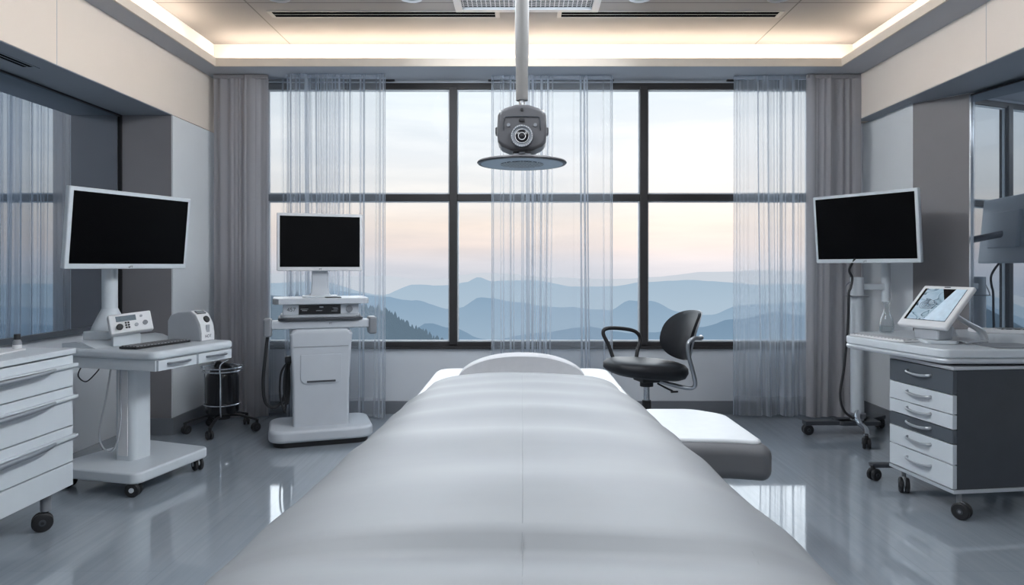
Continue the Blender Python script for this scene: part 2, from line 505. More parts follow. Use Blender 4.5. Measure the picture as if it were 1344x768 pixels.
# soffit ring round the room, with its cove opening
CX0, CX1, CY1 = XL + 0.17, XR - 0.25, 5.20
CY0 = -0.9
b = B()
b.box(((XL + XR) / 2, (CY1 + YB) / 2, ZS + 0.02), (XR - XL, YB - CY1, 0.04))
b.box(((XL + CX0) / 2, (CY0 + CY1) / 2, ZS + 0.02), (CX0 - XL, CY1 - CY0, 0.04))
b.box(((XR + CX1) / 2, (CY0 + CY1) / 2, ZS + 0.02), (XR - CX1, CY1 - CY0, 0.04))
b.box(((XL + XR) / 2, (CY0 + YF) / 2, ZS + 0.02), (XR - XL, CY0 - YF, 0.04))
struct(b, 'soffit', 'soffit', ceiling)
b = B()
lt, lh = 0.012, 0.062
b.box(((CX0 + CX1) / 2, CY1 + lt / 2 - 0.004, ZS + lh / 2 - 0.001), (CX1 - CX0 + 2 * lt, lt, lh))
b.box((CX0 - lt / 2 + 0.004, (CY0 + CY1) / 2, ZS + lh / 2 - 0.001), (lt, CY1 - CY0, lh))
b.box((CX1 + lt / 2 - 0.004, (CY0 + CY1) / 2, ZS + lh / 2 - 0.001), (lt, CY1 - CY0, lh))
b.box(((CX0 + CX1) / 2, CY0 - lt / 2, ZS + lh / 2 - 0.001), (CX1 - CX0 + 2 * lt, lt, lh))
struct(b, 'cove_lip', 'lip', ceiling)
b = B()
b.box(((XL + XR) / 2, YB - 0.06, (ZS + 0.04 + ZC) / 2), (XR - XL, 0.04, ZC - ZS - 0.04))
b.box((XL + 0.008, (YB + YF) / 2, (ZS + 0.04 + ZC) / 2), (0.012, YB - YF, ZC - ZS - 0.04))
b.box((XR - 0.008, (YB + YF) / 2, (ZS + 0.04 + ZC) / 2), (0.012, YB - YF, ZC - ZS - 0.04))
struct(b, 'cove_wall', 'cove', ceiling)

# window opening
WX0, WX1, WZ0, WZ1 = -2.14, 2.39, 0.535, 2.70
b = B()
yb = YB + 0.1
b.box(((GL + GR) / 2, yb, WZ0 / 2), (GR - GL + 0.4, 0.2, WZ0))
b.box(((GL - 0.2 + WX0) / 2, yb, (WZ0 + 3.1) / 2), (WX0 - GL + 0.2, 0.2, 3.1 - WZ0))
b.box(((GR + 0.2 + WX1) / 2, yb, (WZ0 + 3.1) / 2), (GR + 0.2 - WX1, 0.2, 3.1 - WZ0))
b.box(((WX0 + WX1) / 2, yb, (WZ1 + 3.1) / 2), (WX1 - WX0, 0.2, 3.1 - WZ1))
struct(b, 'wall_back', 'wall_low')

win = bpy.data.objects.new('window_1', None); COL.objects.link(win)
win.location = ((WX0 + WX1) / 2, YB, WZ0); win['kind'] = 'structure'
def wl(b): return b.xf(Matrix.Translation(-win.location))
fw, fd, fy = 0.055, 0.07, YB + 0.035
b = B()
b.box(((WX0 + WX1) / 2, fy, WZ0 + 0.025), (WX1 - WX0, fd, 0.05), 0.004)
b.box(((WX0 + WX1) / 2, fy, WZ1 - 0.025), (WX1 - WX0, fd, 0.05), 0.004)
b.box((WX0 + fw / 2, fy, (WZ0 + WZ1) / 2), (fw, fd, WZ1 - WZ0 - 0.10), 0.004)
b.box((WX1 - fw / 2, fy, (WZ0 + WZ1) / 2), (fw, fd, WZ1 - WZ0 - 0.10), 0.004)
struct(wl(b), 'window_frame', 'frame', win)
MX = (-0.566, 0.989); TZ = 1.765
for x in MX:
    struct(wl(B().box((x, fy - 0.005, (WZ0 + WZ1) / 2), (0.062, fd + 0.02, WZ1 - WZ0 - 0.06), 0.004)), 'mullion', 'frame', win)
ed = [WX0 + fw] + [v for x in MX for v in (x - 0.031, x + 0.031)] + [WX1 - fw]
for i in range(3):
    x0, x1 = ed[2 * i], ed[2 * i + 1]
    struct(wl(B().box(((x0 + x1) / 2, fy, TZ), (x1 - x0, fd, 0.055), 0.004)), 'transom', 'frame', win)
    for z0, z1 in ((WZ0 + 0.05, TZ - 0.0275), (TZ + 0.0275, WZ1 - 0.05)):
        struct(wl(B().box(((x0 + x1) / 2, fy + 0.01, (z0 + z1) / 2), (x1 - x0, 0.008, z1 - z0))), 'pane', 'pane', win)
        bd = B()
        for (cx, cz, sx, sz) in (((x0 + x1) / 2, z0 + 0.006, x1 - x0, 0.012), ((x0 + x1) / 2, z1 - 0.006, x1 - x0, 0.012),
                                 (x0 + 0.006, (z0 + z1) / 2, 0.012, z1 - z0 - 0.024), (x1 - 0.006, (z0 + z1) / 2, 0.012, z1 - z0 - 0.024)):
            bd.box((cx, fy - 0.005, cz), (sx, 0.02, sz))
        struct(wl(bd), 'glazing_bead', 'white', win)
struct(wl(B().box(((WX0 + WX1) / 2, YB - 0.012, WZ0 + 0.004), (WX1 - WX0 + 0.06, 0.03, 0.022), 0.003)), 'window_sill', 'frame', win)

# left wall: dark glass recess, pier, bulkhead
PLY, PRY = 4.90, 4.60
b = B().box((GL - 0.06, (PLY + YF) / 2, 1.45), (0.1, PLY - YF, 2.9))
wall_l = struct(b, 'wall_left', 'wall_low')
b = B().box(((GL - 0.1 + XL) / 2, (PLY + YB) / 2, ZL / 2 - 0.002), (XL - GL + 0.1, YB - PLY, ZL - 0.004))
pier_l = struct(b, 'pier', 'wall', wall_l)
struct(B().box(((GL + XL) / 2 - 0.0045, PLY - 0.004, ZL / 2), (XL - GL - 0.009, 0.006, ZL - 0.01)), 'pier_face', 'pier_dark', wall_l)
b = B().box(((GL - 0.1 + XL) / 2, (YF + YB) / 2, (ZL + 3.1) / 2), (XL - GL + 0.1, YB - YF, 3.1 - ZL))
for y in (2.2, 3.15, 4.1):
    pass
struct(b, 'bulkhead', 'bulk', wall_l)
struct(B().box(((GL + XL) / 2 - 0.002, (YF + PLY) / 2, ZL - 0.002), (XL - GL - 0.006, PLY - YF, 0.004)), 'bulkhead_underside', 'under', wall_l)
sm = B()
for y in (2.55, 3.05, 3.68):
    sm.box((XL + 0.0003, y, (ZL + ZS) / 2), (0.001, 0.003, ZS - ZL))
struct(sm, 'panel_seam', 'grey_plastic', wall_l)
# right wall
GW = 3.32
b = B().box((GW + 0.06, (PRY + YF) / 2, 1.45), (0.1, PRY - YF, 2.9))
wall_r = struct(b, 'wall_right', 'wall_low')
XP = 2.78
XQ, YQ = 2.995, 4.90
struct(B().prism([(XP, YQ), (XQ, PRY), (GW + 0.1, PRY), (GW + 0.1, YB), (XP, YB)], 0, ZR - 0.004), 'pier', 'wall', wall_r)
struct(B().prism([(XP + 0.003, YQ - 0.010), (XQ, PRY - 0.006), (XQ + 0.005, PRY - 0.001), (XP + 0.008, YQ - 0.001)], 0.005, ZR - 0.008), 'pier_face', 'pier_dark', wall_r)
b = B().box(((GW + 0.1 + XR) / 2, (YF + YB) / 2, (ZR + 3.1) / 2), (GW + 0.1 - XR, YB - YF, 3.1 - ZR))
struct(b, 'bulkhead', 'bulk_r', wall_r)
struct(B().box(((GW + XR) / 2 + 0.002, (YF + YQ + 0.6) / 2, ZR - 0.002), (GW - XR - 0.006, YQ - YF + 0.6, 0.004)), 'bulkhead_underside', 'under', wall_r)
sm = B()
for y in (2.75, 3.95):
    sm.box((XR - 0.0003, y, (ZR + ZS) / 2), (0.001, 0.003, ZS - ZR))
struct(sm, 'panel_seam', 'grey_plastic', wall_r)
struct(B().box(((GL + GR) / 2, YF - 0.06, 1.5), (GR - GL + 1.0, 0.1, 3.2)), 'wall_front', 'wall')

struct(B().box((0, YB - 0.008, 0.052), (XP - XL - 0.2, 0.016, 0.104), 0.003), 'baseboard_back', 'base_grey')
bl = B().box((XL + 0.008, (PLY + YB) / 2 - 0.01, 0.06), (0.016, YB - PLY + 0.0, 0.12), 0.002)
bl.box(((GL + XL) / 2 + 0.008, PLY - 0.016, 0.06), (XL - GL + 0.016, 0.016, 0.12), 0.002)
struct(bl, 'baseboard_left', 'base_grey')
brr = B().prism([(XP - 0.016, YB), (XP - 0.016, YQ - 0.012), (XQ - 0.006, PRY - 0.020), (XQ + 0.01, PRY - 0.004), (XP, YQ), (XP, YB)], 0, 0.11)
struct(brr, 'baseboard_right', 'base_grey')

# dark mirrored glass panels
g = thing('wall_mirror', 'tall dark mirrored glass panel set in left wall beside the white drawer cabinet', 'mirror', (GL, 2.4, 0.78))
b = B().box((0.008, -0.02, 0.75), (0.012, 2 * (PLY - 2.4) - 0.06, 1.49)); b.link('glass', 'dark_glass', g)
b = B().box((0.012, 2.485, 0.75), (0.022, 0.018, 1.5)).box((0.012, 0, 1.494), (0.022, 4.95, 0.012)); b.link('edge_trim', 'black', g)
B().box((0.016, 0, 0.005), (0.03, 4.96, 0.035), 0.003).link('bottom_rail', 'slate', g)
g = thing('wall_mirror', 'dark mirrored glass panel angled beside the right pier behind the desk', 'mirror', (3.0, PRY - 0.018, 0.70), R(11))
B().box((-0.008, -0.60, 0.825), (0.012, 1.16, 1.63)).link('glass', 'dark_glass', g)
B().box((-0.013, -0.012, 0.825), (0.026, 0.014, 1.64), 0.002).link('edge_trim', 'chrome', g)
B().box((-0.010, -0.60, 1.643), (0.018, 1.18, 0.012), 0.002).link('top_trim', 'black', g)
B().box((-0.016, -0.60, 0.005), (0.03, 1.18, 0.03), 0.003).link('bottom_rail', 'slate', g)

# ------------------------------------------------------------------ ceiling fittings
def slot_vent(x0, x1, y, z, label, wid=0.11, along='x', grp=None):
    L_ = x1 - x0
    t = thing('slot_vent', label, 'air vent', ((x0 + x1) / 2, y, z) if along == 'x' else (y, (x0 + x1) / 2, z), 0 if along == 'x' else R(90), grp)
    fr = B()
    fr.box((0, -wid / 2, -0.002), (L_, 0.012, 0.004), 0.001).box((0, wid / 2, -0.002), (L_, 0.012, 0.004), 0.001)
    fr.box((-L_ / 2, 0, -0.002), (0.03, wid + 0.014, 0.004), 0.001).box((L_ / 2, 0, -0.002), (0.03, wid + 0.014, 0.004), 0.001)
    fr.box((0, 0, -0.002), (L_, 0.006, 0.004), 0.001)
    fr.link('frame', 'mid_grey' if along == 'x' else 'under', t)
    B().box((0, 0, -0.001), (L_ - 0.01, wid - 0.01, 0.002)).link('slot', 'void', t)
slot_vent(-1.78, -0.18, 4.86, ZC, 'long dark linear slot vent in ceiling left of the lamp pole')
slot_vent(0.26, 1.82, 4.86, ZC, 'long dark linear slot vent in ceiling right of the lamp pole')
slot_vent(2.3, 3.72, (GL + XL) / 2 + 0.02, ZL - 0.004, 'dark slot vent under the left bulkhead above glass panel', 0.07, 'y')
slot_vent(2.2, 3.55, 2.90, ZR - 0.004, 'dark slot vent under the right bulkhead above glass panel', 0.07, 'y')

t = thing('air_grille', 'square perforated metal air grille in ceiling behind the lamp pole', 'air grille', (0.03, 4.28, ZC))
fr = B()
for s in (-1, 1):
    fr.box((s * 0.47, 0, -0.01), (0.05, 0.99, 0.02), 0.004)
    fr.box((0, s * 0.47, -0.01), (0.89, 0.05, 0.02), 0.004)
fr.link('frame', 'grey_plastic', t)
B().box((0, 0, -0.001), (0.9, 0.9, 0.002)).link('backing', 'void', t)
mesh = B()
for i in range(-14, 15):
    mesh.box((i * 0.031, 0, -0.006), (0.006, 0.89, 0.003))
    mesh.box((0, i * 0.031, -0.007), (0.89, 0.007, 0.003))
mesh.link('mesh', 'grey_plastic', t)
for i, (px, lab) in enumerate(((-1.62, 'small round ceiling downlight, leftmost of the four'), (-0.74, 'small round ceiling downlight nearest left of the grille'),
                 (0.78, 'small round ceiling downlight nearest right of the grille'), (1.70, 'small round ceiling downlight, rightmost of the four'))):
    t = thing('downlight', lab, 'ceiling light', (px, 4.55, ZC), 0, 'round downlights in the recessed ceiling')
    B().lathe([(0.055, -0.004), (0.075, -0.012), (0.075, 0.0), (0.055, 0.0)], 28, cap=False).link('trim_ring', 'grey_plastic', t)
    B().lathe([(0.001, -0.003), (0.056, -0.003), (0.056, 0.0), (0.001, 0.0)], 28).link('lens', 'mid_grey', t)

# ------------------------------------------------------------------ curtains
def curtain(name, label, x0, x1, y, z0, z1, dens, amp, mat, seed, hem=None, cat='curtain', group=None, extra=()):
    """hanging cloth: broad waves plus many narrow pleats; dens = pleats per metre"""
    rnd = random.Random(seed)
    w = x1 - x0
    n = int(w * 420)
    pl = []
    for k in range(int(w * dens)):
        q = rnd.random()
        pl.append((rnd.uniform(0.0, w), rnd.uniform(0.008, 0.013) + 0.016 * rnd.random() ** 2, amp * (0.25 + 1.1 * q ** 2.2) * rnd.choice((-1, 1, 1)), rnd.uniform(-0.025, 0.025)))
    for (u0, ww, aa, dr) in extra:
        pl.append((u0 * w, ww, aa, dr))
    ph = [rnd.uniform(0, 6.28) for _ in range(4)]
    nz = 18
    bm = bmesh.new(); rows = []
    for j in range(nz + 1):
        v = j / nz
        z = z0 + (z1 - z0) * v
        fall = (1 - v) ** 1.6
        row = []
        for i in range(n + 1):
            u = w * i / n
            d = 0.35 * amp * (math.sin(u * 26 + ph[0] + 0.5 * fall) + 0.6 * math.sin(u * 47 + ph[1] - 0.4 * fall))
            dx = 0.0
            for (c, ww, aa, dr) in pl:
                e_ = (u - c) / ww
                if -3.2 < e_ < 3.2:
                    g_ = math.exp(-e_ * e_)
                    d += aa * g_ * (0.75 + 0.25 * (1 - v))
                    dx += 0.30 * ww * e_ * g_ * 1.4
            d = 0.042 * math.tanh(d / 0.042)
            dx += fall * 0.022 * (math.sin(u * 7 + ph[3]) + 0.5 * math.sin(u * 15 + ph[1])) * min(1, u * 12, (w - u) * 12)
            row.append(bm.verts.new((x0 + u + dx - (x0 + x1) / 2, d * (0.75 if v > 0.97 else 1.0), z - z0 + (0.004 * math.sin(u * 34 + ph[2]) if j == 0 else 0))))
        rows.append(row)
    for j in range(nz):
        for i in range(n):
            bm.faces.new((rows[j][i], rows[j][i + 1], rows[j + 1][i + 1], rows[j + 1][i]))
    t = thing(name, label, cat, ((x0 + x1) / 2, y, z0), 0, group)
    hb = None
    if hem:
        hb = bmesh.new()
        vs = [[hb.verts.new(rows[j][i].co + Vector((0, -0.004, 0))) for i in range(n + 1)] for j in (0, 1)]
        for i in range(n):
            hb.faces.new((vs[0][i], vs[0][i + 1], vs[1][i + 1], vs[1][i]))
    link('cloth', bm, M[mat], t, 180)
    if hem:
        link('hem', hb, M[hem], t, 180)
    hd = B().box((0, 0, z1 - z0 - 0.015), (w, 0.02, 0.03))
    hd.link('heading_tape', mat, t)
    return t
ZT = 2.716
curtain('drape', 'opaque grey drape hanging in the left corner of the window wall', -2.44, -2.02, 5.42, 0.012, ZT, 34, 0.030, 'drape', 3)
curtain('sheer_curtain', 'sheer white curtain beside the grey left drape, behind the monitor cart', -2.14, -1.44, 5.52, 0.02, ZT, 20, 0.026, 'sheer', 5, 'drape_hem', group='sheer window curtains')
curtain('sheer_curtain', 'gathered sheer white curtain with bunched folds behind the monitor cart', -1.86, -1.08, 5.40, 0.015, ZT, 20, 0.030, 'sheer', 11, 'drape_hem', group='sheer window curtains',
        extra=[(0.02, 0.010, 0.04, 0), (0.06, 0.016, -0.05, 0.01), (0.11, 0.012, 0.05, 0), (0.16, 0.018, -0.05, 0.0), (0.22, 0.012, 0.05, 0.01), (0.27, 0.016, 0.04, 0), (0.33, 0.010, 0.05, 0.0), (0.40, 0.012, 0.04, 0.0), (0.47, 0.010, 0.05, 0), (0.55, 0.012, 0.045, 0), (0.62, 0.010, 0.05, 0), (0.76, 0.010, 0.05, 0.02), (0.985, 0.006, 0.05, -0.02)])
curtain('sheer_curtain', 'sheer white curtain in the middle of the window behind the hanging lamp', -0.25, 0.71, 5.44, 0.015, ZT, 17, 0.026, 'sheer', 21, 'drape_hem', group='sheer window curtains',
        extra=[(0.012, 0.005, 0.03, 0), (0.28, 0.012, 0.05, -0.03), (0.33, 0.016, -0.05, -0.06), (0.35, 0.012, 0.05, -0.05), (0.49, 0.012, 0.05, -0.06), (0.755, 0.014, 0.055, -0.03), (0.78, 0.010, -0.05, -0.02), (0.99, 0.005, 0.03, 0)])
curtain('sheer_curtain', 'sheer white curtain on the right between office chair and monitor stand', 1.68, 2.34, 5.45, 0.015, ZT, 24, 0.030, 'sheer_dense', 32, 'drape_hem', group='sheer window curtains',
        extra=[(0.02, 0.008, 0.04, -0.02), (0.06, 0.012, 0.05, -0.03), (0.3, 0.012, 0.045, 0), (0.55, 0.010, 0.05, 0), (0.8, 0.012, 0.05, 0)])
curtain('drape', 'opaque grey drape in the right corner behind the monitor stand', 2.24, 2.665, 5.41, 0.012, ZT, 34, 0.030, 'drape', 44)
for (x0, x1, lab) in ((-2.46, -1.04, 'dark ceiling curtain track carrying the left curtains'), (-0.28, 0.74, 'dark ceiling curtain track carrying the middle curtain'), (1.66, 2.66, 'dark ceiling curtain track carrying the right curtains')):
    o = B().box((0, 0, 0), (x1 - x0, 0.024, 0.012)).link('curtain_track', 'frame')
    o.location = ((x0 + x1) / 2, 5.575, ZS - 0.0065)
    tag(o, lab, 'curtain track')

# ------------------------------------------------------------------ monitors
def panel(parent, w, h, c, yaw, tilt, bez=0.022, d=0.035, house='white', badge=None):
    m = Matrix.Translation(c) @ Matrix.Rotation(yaw, 4, 'Z') @ Matrix.Rotation(tilt, 4, 'X')
    b = B()
    b.box((0, 0, 0), (w, d, h), 0.007, 3)
    b.box((0, d / 2 + 0.012, 0), (w * 0.55, 0.03, h * 0.55), 0.01)
    b.xf(m)
    ho = b.link('housing', house, parent)
    s = B().box((0, -d / 2 - 0.0008, 0.004), (w - 2 * bez, 0.0025, h - 2 * bez - 0.008), 0.0008, 1).xf(m)
    s.link('screen', 'screen', ho)
    if badge:
        text('badge', badge, 0.018, 'dark_grey', ho, m @ Matrix.Translation((0, -d / 2 - 0.0004, -h / 2 + bez * 0.55)) @ Matrix.Rotation(R(90), 4, 'X'))
    return m

# ------------------------------------------------------------------ left drawer cabinet
CB = thing('drawer_cabinet', 'white four-drawer cabinet on casters at the left edge under the glass panel', 'cabinet', (-2.11, 2.72, 0))
W_, D_ = 1.0, 0.66     # along y, depth towards the wall
b = B().box((-D_ / 2 - 0.01, 0, 0.485), (D_ - 0.02, W_, 0.624), 0.003)
b.link('carcass', 'chest', CB)
B().box((-D_ / 2 + 0.005, 0, 0.806), (D_ + 0.015, W_ + 0.01, 0.026), 0.004).link('top', 'chest', CB)
zz = [0.175, 0.288, 0.457, 0.640, 0.788]
for i in range(4):
    z0, z1 = zz[i] + 0.0025, zz[i + 1] - 0.0025
    d = B().box((-0.010, 0, (z0 + z1) / 2), (0.022, W_ - 0.004, z1 - z0), 0.003).link('drawer', 'chest', CB)
    if i > 0:
        zh = z1 - 0.045
        h = B()
        h.box((0.010, 0.0, zh), (0.024, W_ + 0.012, 0.016), 0.004)
        h.link('handle', 'chest', d, label='long white handle rail')
        gpp = B().tube([(0.020, -0.46, zh - 0.004), (0.030, -0.40, zh - 0.006), (0.034, 0.0, zh - 0.008), (0.032, 0.26, zh - 0.006), (0.020, 0.345, zh - 0.002)], lambda t: 0.007 + 0.007 * math.sin(PI * t), 12, 6, flat=0.9)
        gpp.link('grip', 'handle_grey', d, label='satin steel grip')
for (x, y) in ((-0.06, 0.40), (-0.06, -0.40), (-0.56, 0.40), (-0.56, -0.40)):
    B().cyl((x, y, 0.09), (x, y, 0.175), 0.022, seg=16).link('leg', 'mid_grey', CB)
    caster(CB, x, y, 0.10, 0.042, R(35))

t = thing('bottle', 'small clear bottle with black cap on the white cabinet top', 'bottle', (-2.30, 3.12, 0.819))
B().lathe([(0.0, 0), (0.016, 0), (0.0175, 0.004), (0.0175, 0.040), (0.012, 0.048), (0.011, 0.052), (0, 0.052)], 22).link('body', 'mid_grey', t)
B().lathe([(0.0181, 0.006), (0.0181, 0.026)], 22, cap=False).link('printed_label', 'white_warm', t)
B().lathe([(0.0, 0.050), (0.0135, 0.050), (0.0135, 0.072), (0.0125, 0.074), (0, 0.074)], 22).link('cap', 'black', t)
o = B().prism([(-0.12, -0.2), (0.12, -0.2), (0.12, 0.2), (-0.12, 0.2)], 0, 0.008, 0.002, 2, None, 0.02).link('tray', 'white_warm')
o.location = (-2.36, 2.93, 0.8195); o.rotation_euler = (0, 0, R(8))
tag(o, 'thin white tray lying on the white cabinet top near the bottle', 'tray')

# ------------------------------------------------------------------ left equipment trolley
TR = thing('equipment_trolley', 'white pedestal trolley with drawered top beside the white drawer cabinet', 'trolley', (-2.16, 3.98, 0), R(-16))
hx, hy = 0.335, 0.31
base = B().prism([(-0.30, -0.40), (0.29, -0.385), (0.26, 0.18), (-0.28, 0.22)], 0.072, 0.13, 0.012, 3, None, 0.05, 6)
base.link('base', 'white', TR)
col = B().prism([(-0.055, -0.20), (0.075, -0.20), (0.075, -0.06), (-0.055, -0.06)], 0.129, 0.65, 0.0, 2, None, 0.03, 6)
col.link('column', 'white', TR)
B().box((0.010, -0.2015, 0.39), (0.066, 0.006, 0.47), 0.002).link('column_panel', 'white_warm', TR)
bx = B().prism([(-hx + 0.02, -hy + 0.02), (hx - 0.02, -hy + 0.02), (hx - 0.02, hy - 0.02), (-hx + 0.02, hy - 0.02)], 0.645, 0.705, 0.004, 2, None, 0.01, 2)
bx.link('drawer_box', 'white', TR)
tp = B().prism([(-hx, -hy), (hx, -hy), (hx, hy), (-hx, hy)], 0.705, 0.752, 0.018, 5, None, 0.05, 6)
tp.link('tabletop', 'white', TR)
# raised rear ramp of the top
ramp = B()
t_ = bmesh.new()
pr = [(-hx + 0.005, 0.745), (-hx + 0.005, 0.775), (-0.24, 0.785), (-0.18, 0.780), (-0.13, 0.762), (-0.09, 0.7515), (-0.09, 0.745)]
A_ = [t_.verts.new((x, -hy + 0.03, z)) for x, z in pr]; Bv = [t_.verts.new((x, hy - 0.03, z)) for x, z in pr]
for i in range(len(pr)):
    j = (i + 1) % len(pr)
    t_.faces.new((A_[i], A_[j], Bv[j], Bv[i]))
t_.faces.new(A_[::-1]); t_.faces.new(Bv)
bmesh.ops.recalc_face_normals(t_, faces=t_.faces)
merge(ramp.bm, t_)
ramp.link('raised_shelf', 'white', TR)
for s in (-1, 1):
    y0 = s * 0.145
    d = B().box((hx - 0.013, y0, 0.675), (0.016, 0.275, 0.056), 0.003).link('drawer', 'white', TR)
    B().tube([(hx - 0.008, y0 - 0.075, 0.680), (hx + 0.016, y0 - 0.065, 0.682), (hx + 0.02, y0, 0.682), (hx + 0.016, y0 + 0.065, 0.682), (hx - 0.008, y0 + 0.075, 0.680)], 0.0065, 8, 5).link('handle', 'handle_grey', d, label='steel bar handle')
for (x, y, a) in ((0.245, -0.345, 20), (0.205, 0.135, 150), (-0.24, -0.33, 200), (-0.22, 0.16, 120)):
    caster(TR, x, y, 0.08, 0.038, R(a), hub='white', fork='white')
B().tube([(-0.03, -0.24, 0.65), (-0.05, -0.25, 0.50), (-0.09, -0.26, 0.28), (-0.05, -0.25, 0.19), (0.0, -0.24, 0.22), (0.03, -0.235, 0.36), (0.02, -0.23, 0.5), (0.025, -0.23, 0.65)], 0.005, 8, 8).link('cable', 'grey_plastic', TR, label='looped pale cable')
B().tube([(-0.20, -0.27, 0.655), (-0.215, -0.28, 0.60), (-0.16, -0.28, 0.57), (-0.10, -0.27, 0.62), (-0.08, -0.26, 0.655)], 0.0035, 8, 6).link('cable', 'black', TR)

def onT(lx, ly, z):
    a = R(-16); return (-2.16 + lx * math.cos(a) - ly * math.sin(a), 3.98 + lx * math.sin(a) + ly * math.cos(a), z)
MW = thing('monitor', 'large switched-off white monitor on the pedestal trolley by the left glass panel', 'monitor', onT(-0.265, -0.03, 0.784), 0)
mw = MW.location
b = B().prism([(-0.09, -0.12), (0.06, -0.12), (0.06, 0.10), (-0.09, 0.10)], -0.002, 0.045, 0.006, 2, None, 0.02)
lathe(b.bm, [(0.10, 0.04), (0.085, 0.08), (0.062, 0.13), (0.048, 0.16), (0.044, 0.17)], 28)
b.link('foot', 'white', MW)
B().cyl((0, 0, 0.16), (0, 0, 0.62), 0.042, seg=28).link('pole', 'white', MW)
mc = Vector((-2.255, 3.95, 1.407)) - mw
panel(MW, 0.765, 0.44, mc, R(67.5), R(6), badge='ePT')
B().cyl((0, 0, 0.60), mc + Vector((-0.028, 0.012, -0.02)), 0.026, seg=16).box((0, 0, 0.60), (0.09, 0.09, 0.07), 0.015).link('bracket', 'mid_grey', MW)

cbx = thing('control_box', 'small tilted white control box with display and knobs beside the left monitor pole', 'control box', onT(-0.045, -0.10, 0.7525), R(38))
B().prism([(-0.085, -0.02), (0.05, -0.02), (0.05, 0.06), (-0.085, 0.06)], 0.0, 0.07, 0.006, 2).link('foot', 'white', cbx)
mm = Matrix.Translation((0, -0.01, 0.125)) @ Matrix.Rotation(R(-22), 4, 'X') @ Matrix.Rotation(R(-6), 4, 'Y')
hs = B().box((0, 0, 0), (0.215, 0.05, 0.115), 0.008, 3).xf(mm).link('housing', 'white_warm', cbx)
B().box((-0.022, -0.0255, 0.026), (0.10, 0.003, 0.032), 0.001).xf(mm).link('display', 'lcd', hs)
B().cyl((-0.06, -0.024, -0.022), (-0.06, -0.042, -0.022), 0.017, seg=20, bevel=0.003).xf(mm).link('knob', 'black', hs)
kb = B()
for dx in (0, 0.013):
    for dz in (-0.028, -0.014, 0.0):
        kb.box((-0.026 + dx, -0.0265, dz), (0.010, 0.004, 0.010), 0.001)
kb.xf(mm).link('button_pad', 'black', hs)
B().cyl((0.025, -0.024, -0.018), (0.025, -0.03, -0.018), 0.010, seg=18).xf(mm).link('button', 'grey_plastic', hs)
B().cyl((0.07, -0.024, -0.012), (0.07, -0.032, -0.012), 0.013, seg=18).xf(mm).link('button', 'mid_grey', hs)
B().cyl((0.055, -0.024, 0.03), (0.055, -0.029, 0.03), 0.007, seg=18).xf(mm).link('button', 'grey_plastic', hs)

k = thing('keyboard', 'slim black keyboard on the pedestal trolley top below the left monitor', 'keyboard', onT(0.095, -0.055, 0.753), R(-16 + 90))
B().prism([(-0.20, -0.062), (0.20, -0.062), (0.20, 0.062), (-0.20, 0.062)], 0, 0.012, 0.003, 2, None, 0.012).link('case', 'black', k)
B().box((0, 0, 0.0135), (0.376, 0.105, 0.006), 0.001).link('keys', 'keys_dark', k)

dv = thing('compact_analyser', 'white rounded desktop device with slanted front panel at far end of pedestal trolley', 'medical device', onT(0.085, 0.235, 0.751), R(-14))
# side profile in x (front = +x) / z, extruded along y
prf = [(-0.13, 0.0), (-0.13, 0.12), (-0.11, 0.155), (-0.06, 0.172), (0.03, 0.178), (0.065, 0.155), (0.095, 0.10), (0.105, 0.05), (0.105, 0.0)]
b = B().prism([(x, z) for x, z in prf], -0.06, 0.06, 0.010, 3, Matrix.Rotation(R(90), 4, 'X'))
b.link('housing', 'grey_plastic', dv)
fpn = [(0.031, 0.1785), (0.066, 0.156), (0.0965, 0.10), (0.1065, 0.05), (0.1065, 0.006)]
fb = B()
for i in range(4):
    (xa, za), (xb, zb) = fpn[i], fpn[i + 1]
    n_ = Vector((zb - za, 0, -(xb - xa))).normalized() * -1
    d_ = Vector((xb - xa, 0, zb - za)).normalized()
    c_ = Vector(((xa + xb) / 2, 0, (za + zb) / 2)) + n_ * 0.002
    fb.box(c_, (math.hypot(xb - xa, zb - za) + 0.003, 0.112, 0.006), 0.001, rot=Matrix.Rotation(-math.atan2(zb - za, xb - xa), 4, 'Y'))
fo = fb.link('front_panel', 'white_warm', dv)
sl = Matrix.Rotation(R(33), 4, 'Y')
B().box((0.0545, 0, 0.1715), (0.030, 0.075, 0.006), 0.001, rot=sl).link('display', 'black_gloss', fo)
B().cyl((0.083, 0.01, 0.126), (0.097, 0.01, 0.133), 0.021, seg=20, bevel=0.003).link('knob', 'black', fo)
B().box((0.108, 0.0, 0.072), (0.006, 0.03, 0.05), 0.002).link('slot_panel', 'grey_plastic', fo)
text('lettering', 'HOT', 0.026, 'dark_grey', fo, Matrix.Translation((0.1115, 0.0, 0.028)) @ Matrix.Rotation(R(90), 4, 'Z') @ Matrix.Rotation(R(90), 4, 'X'))

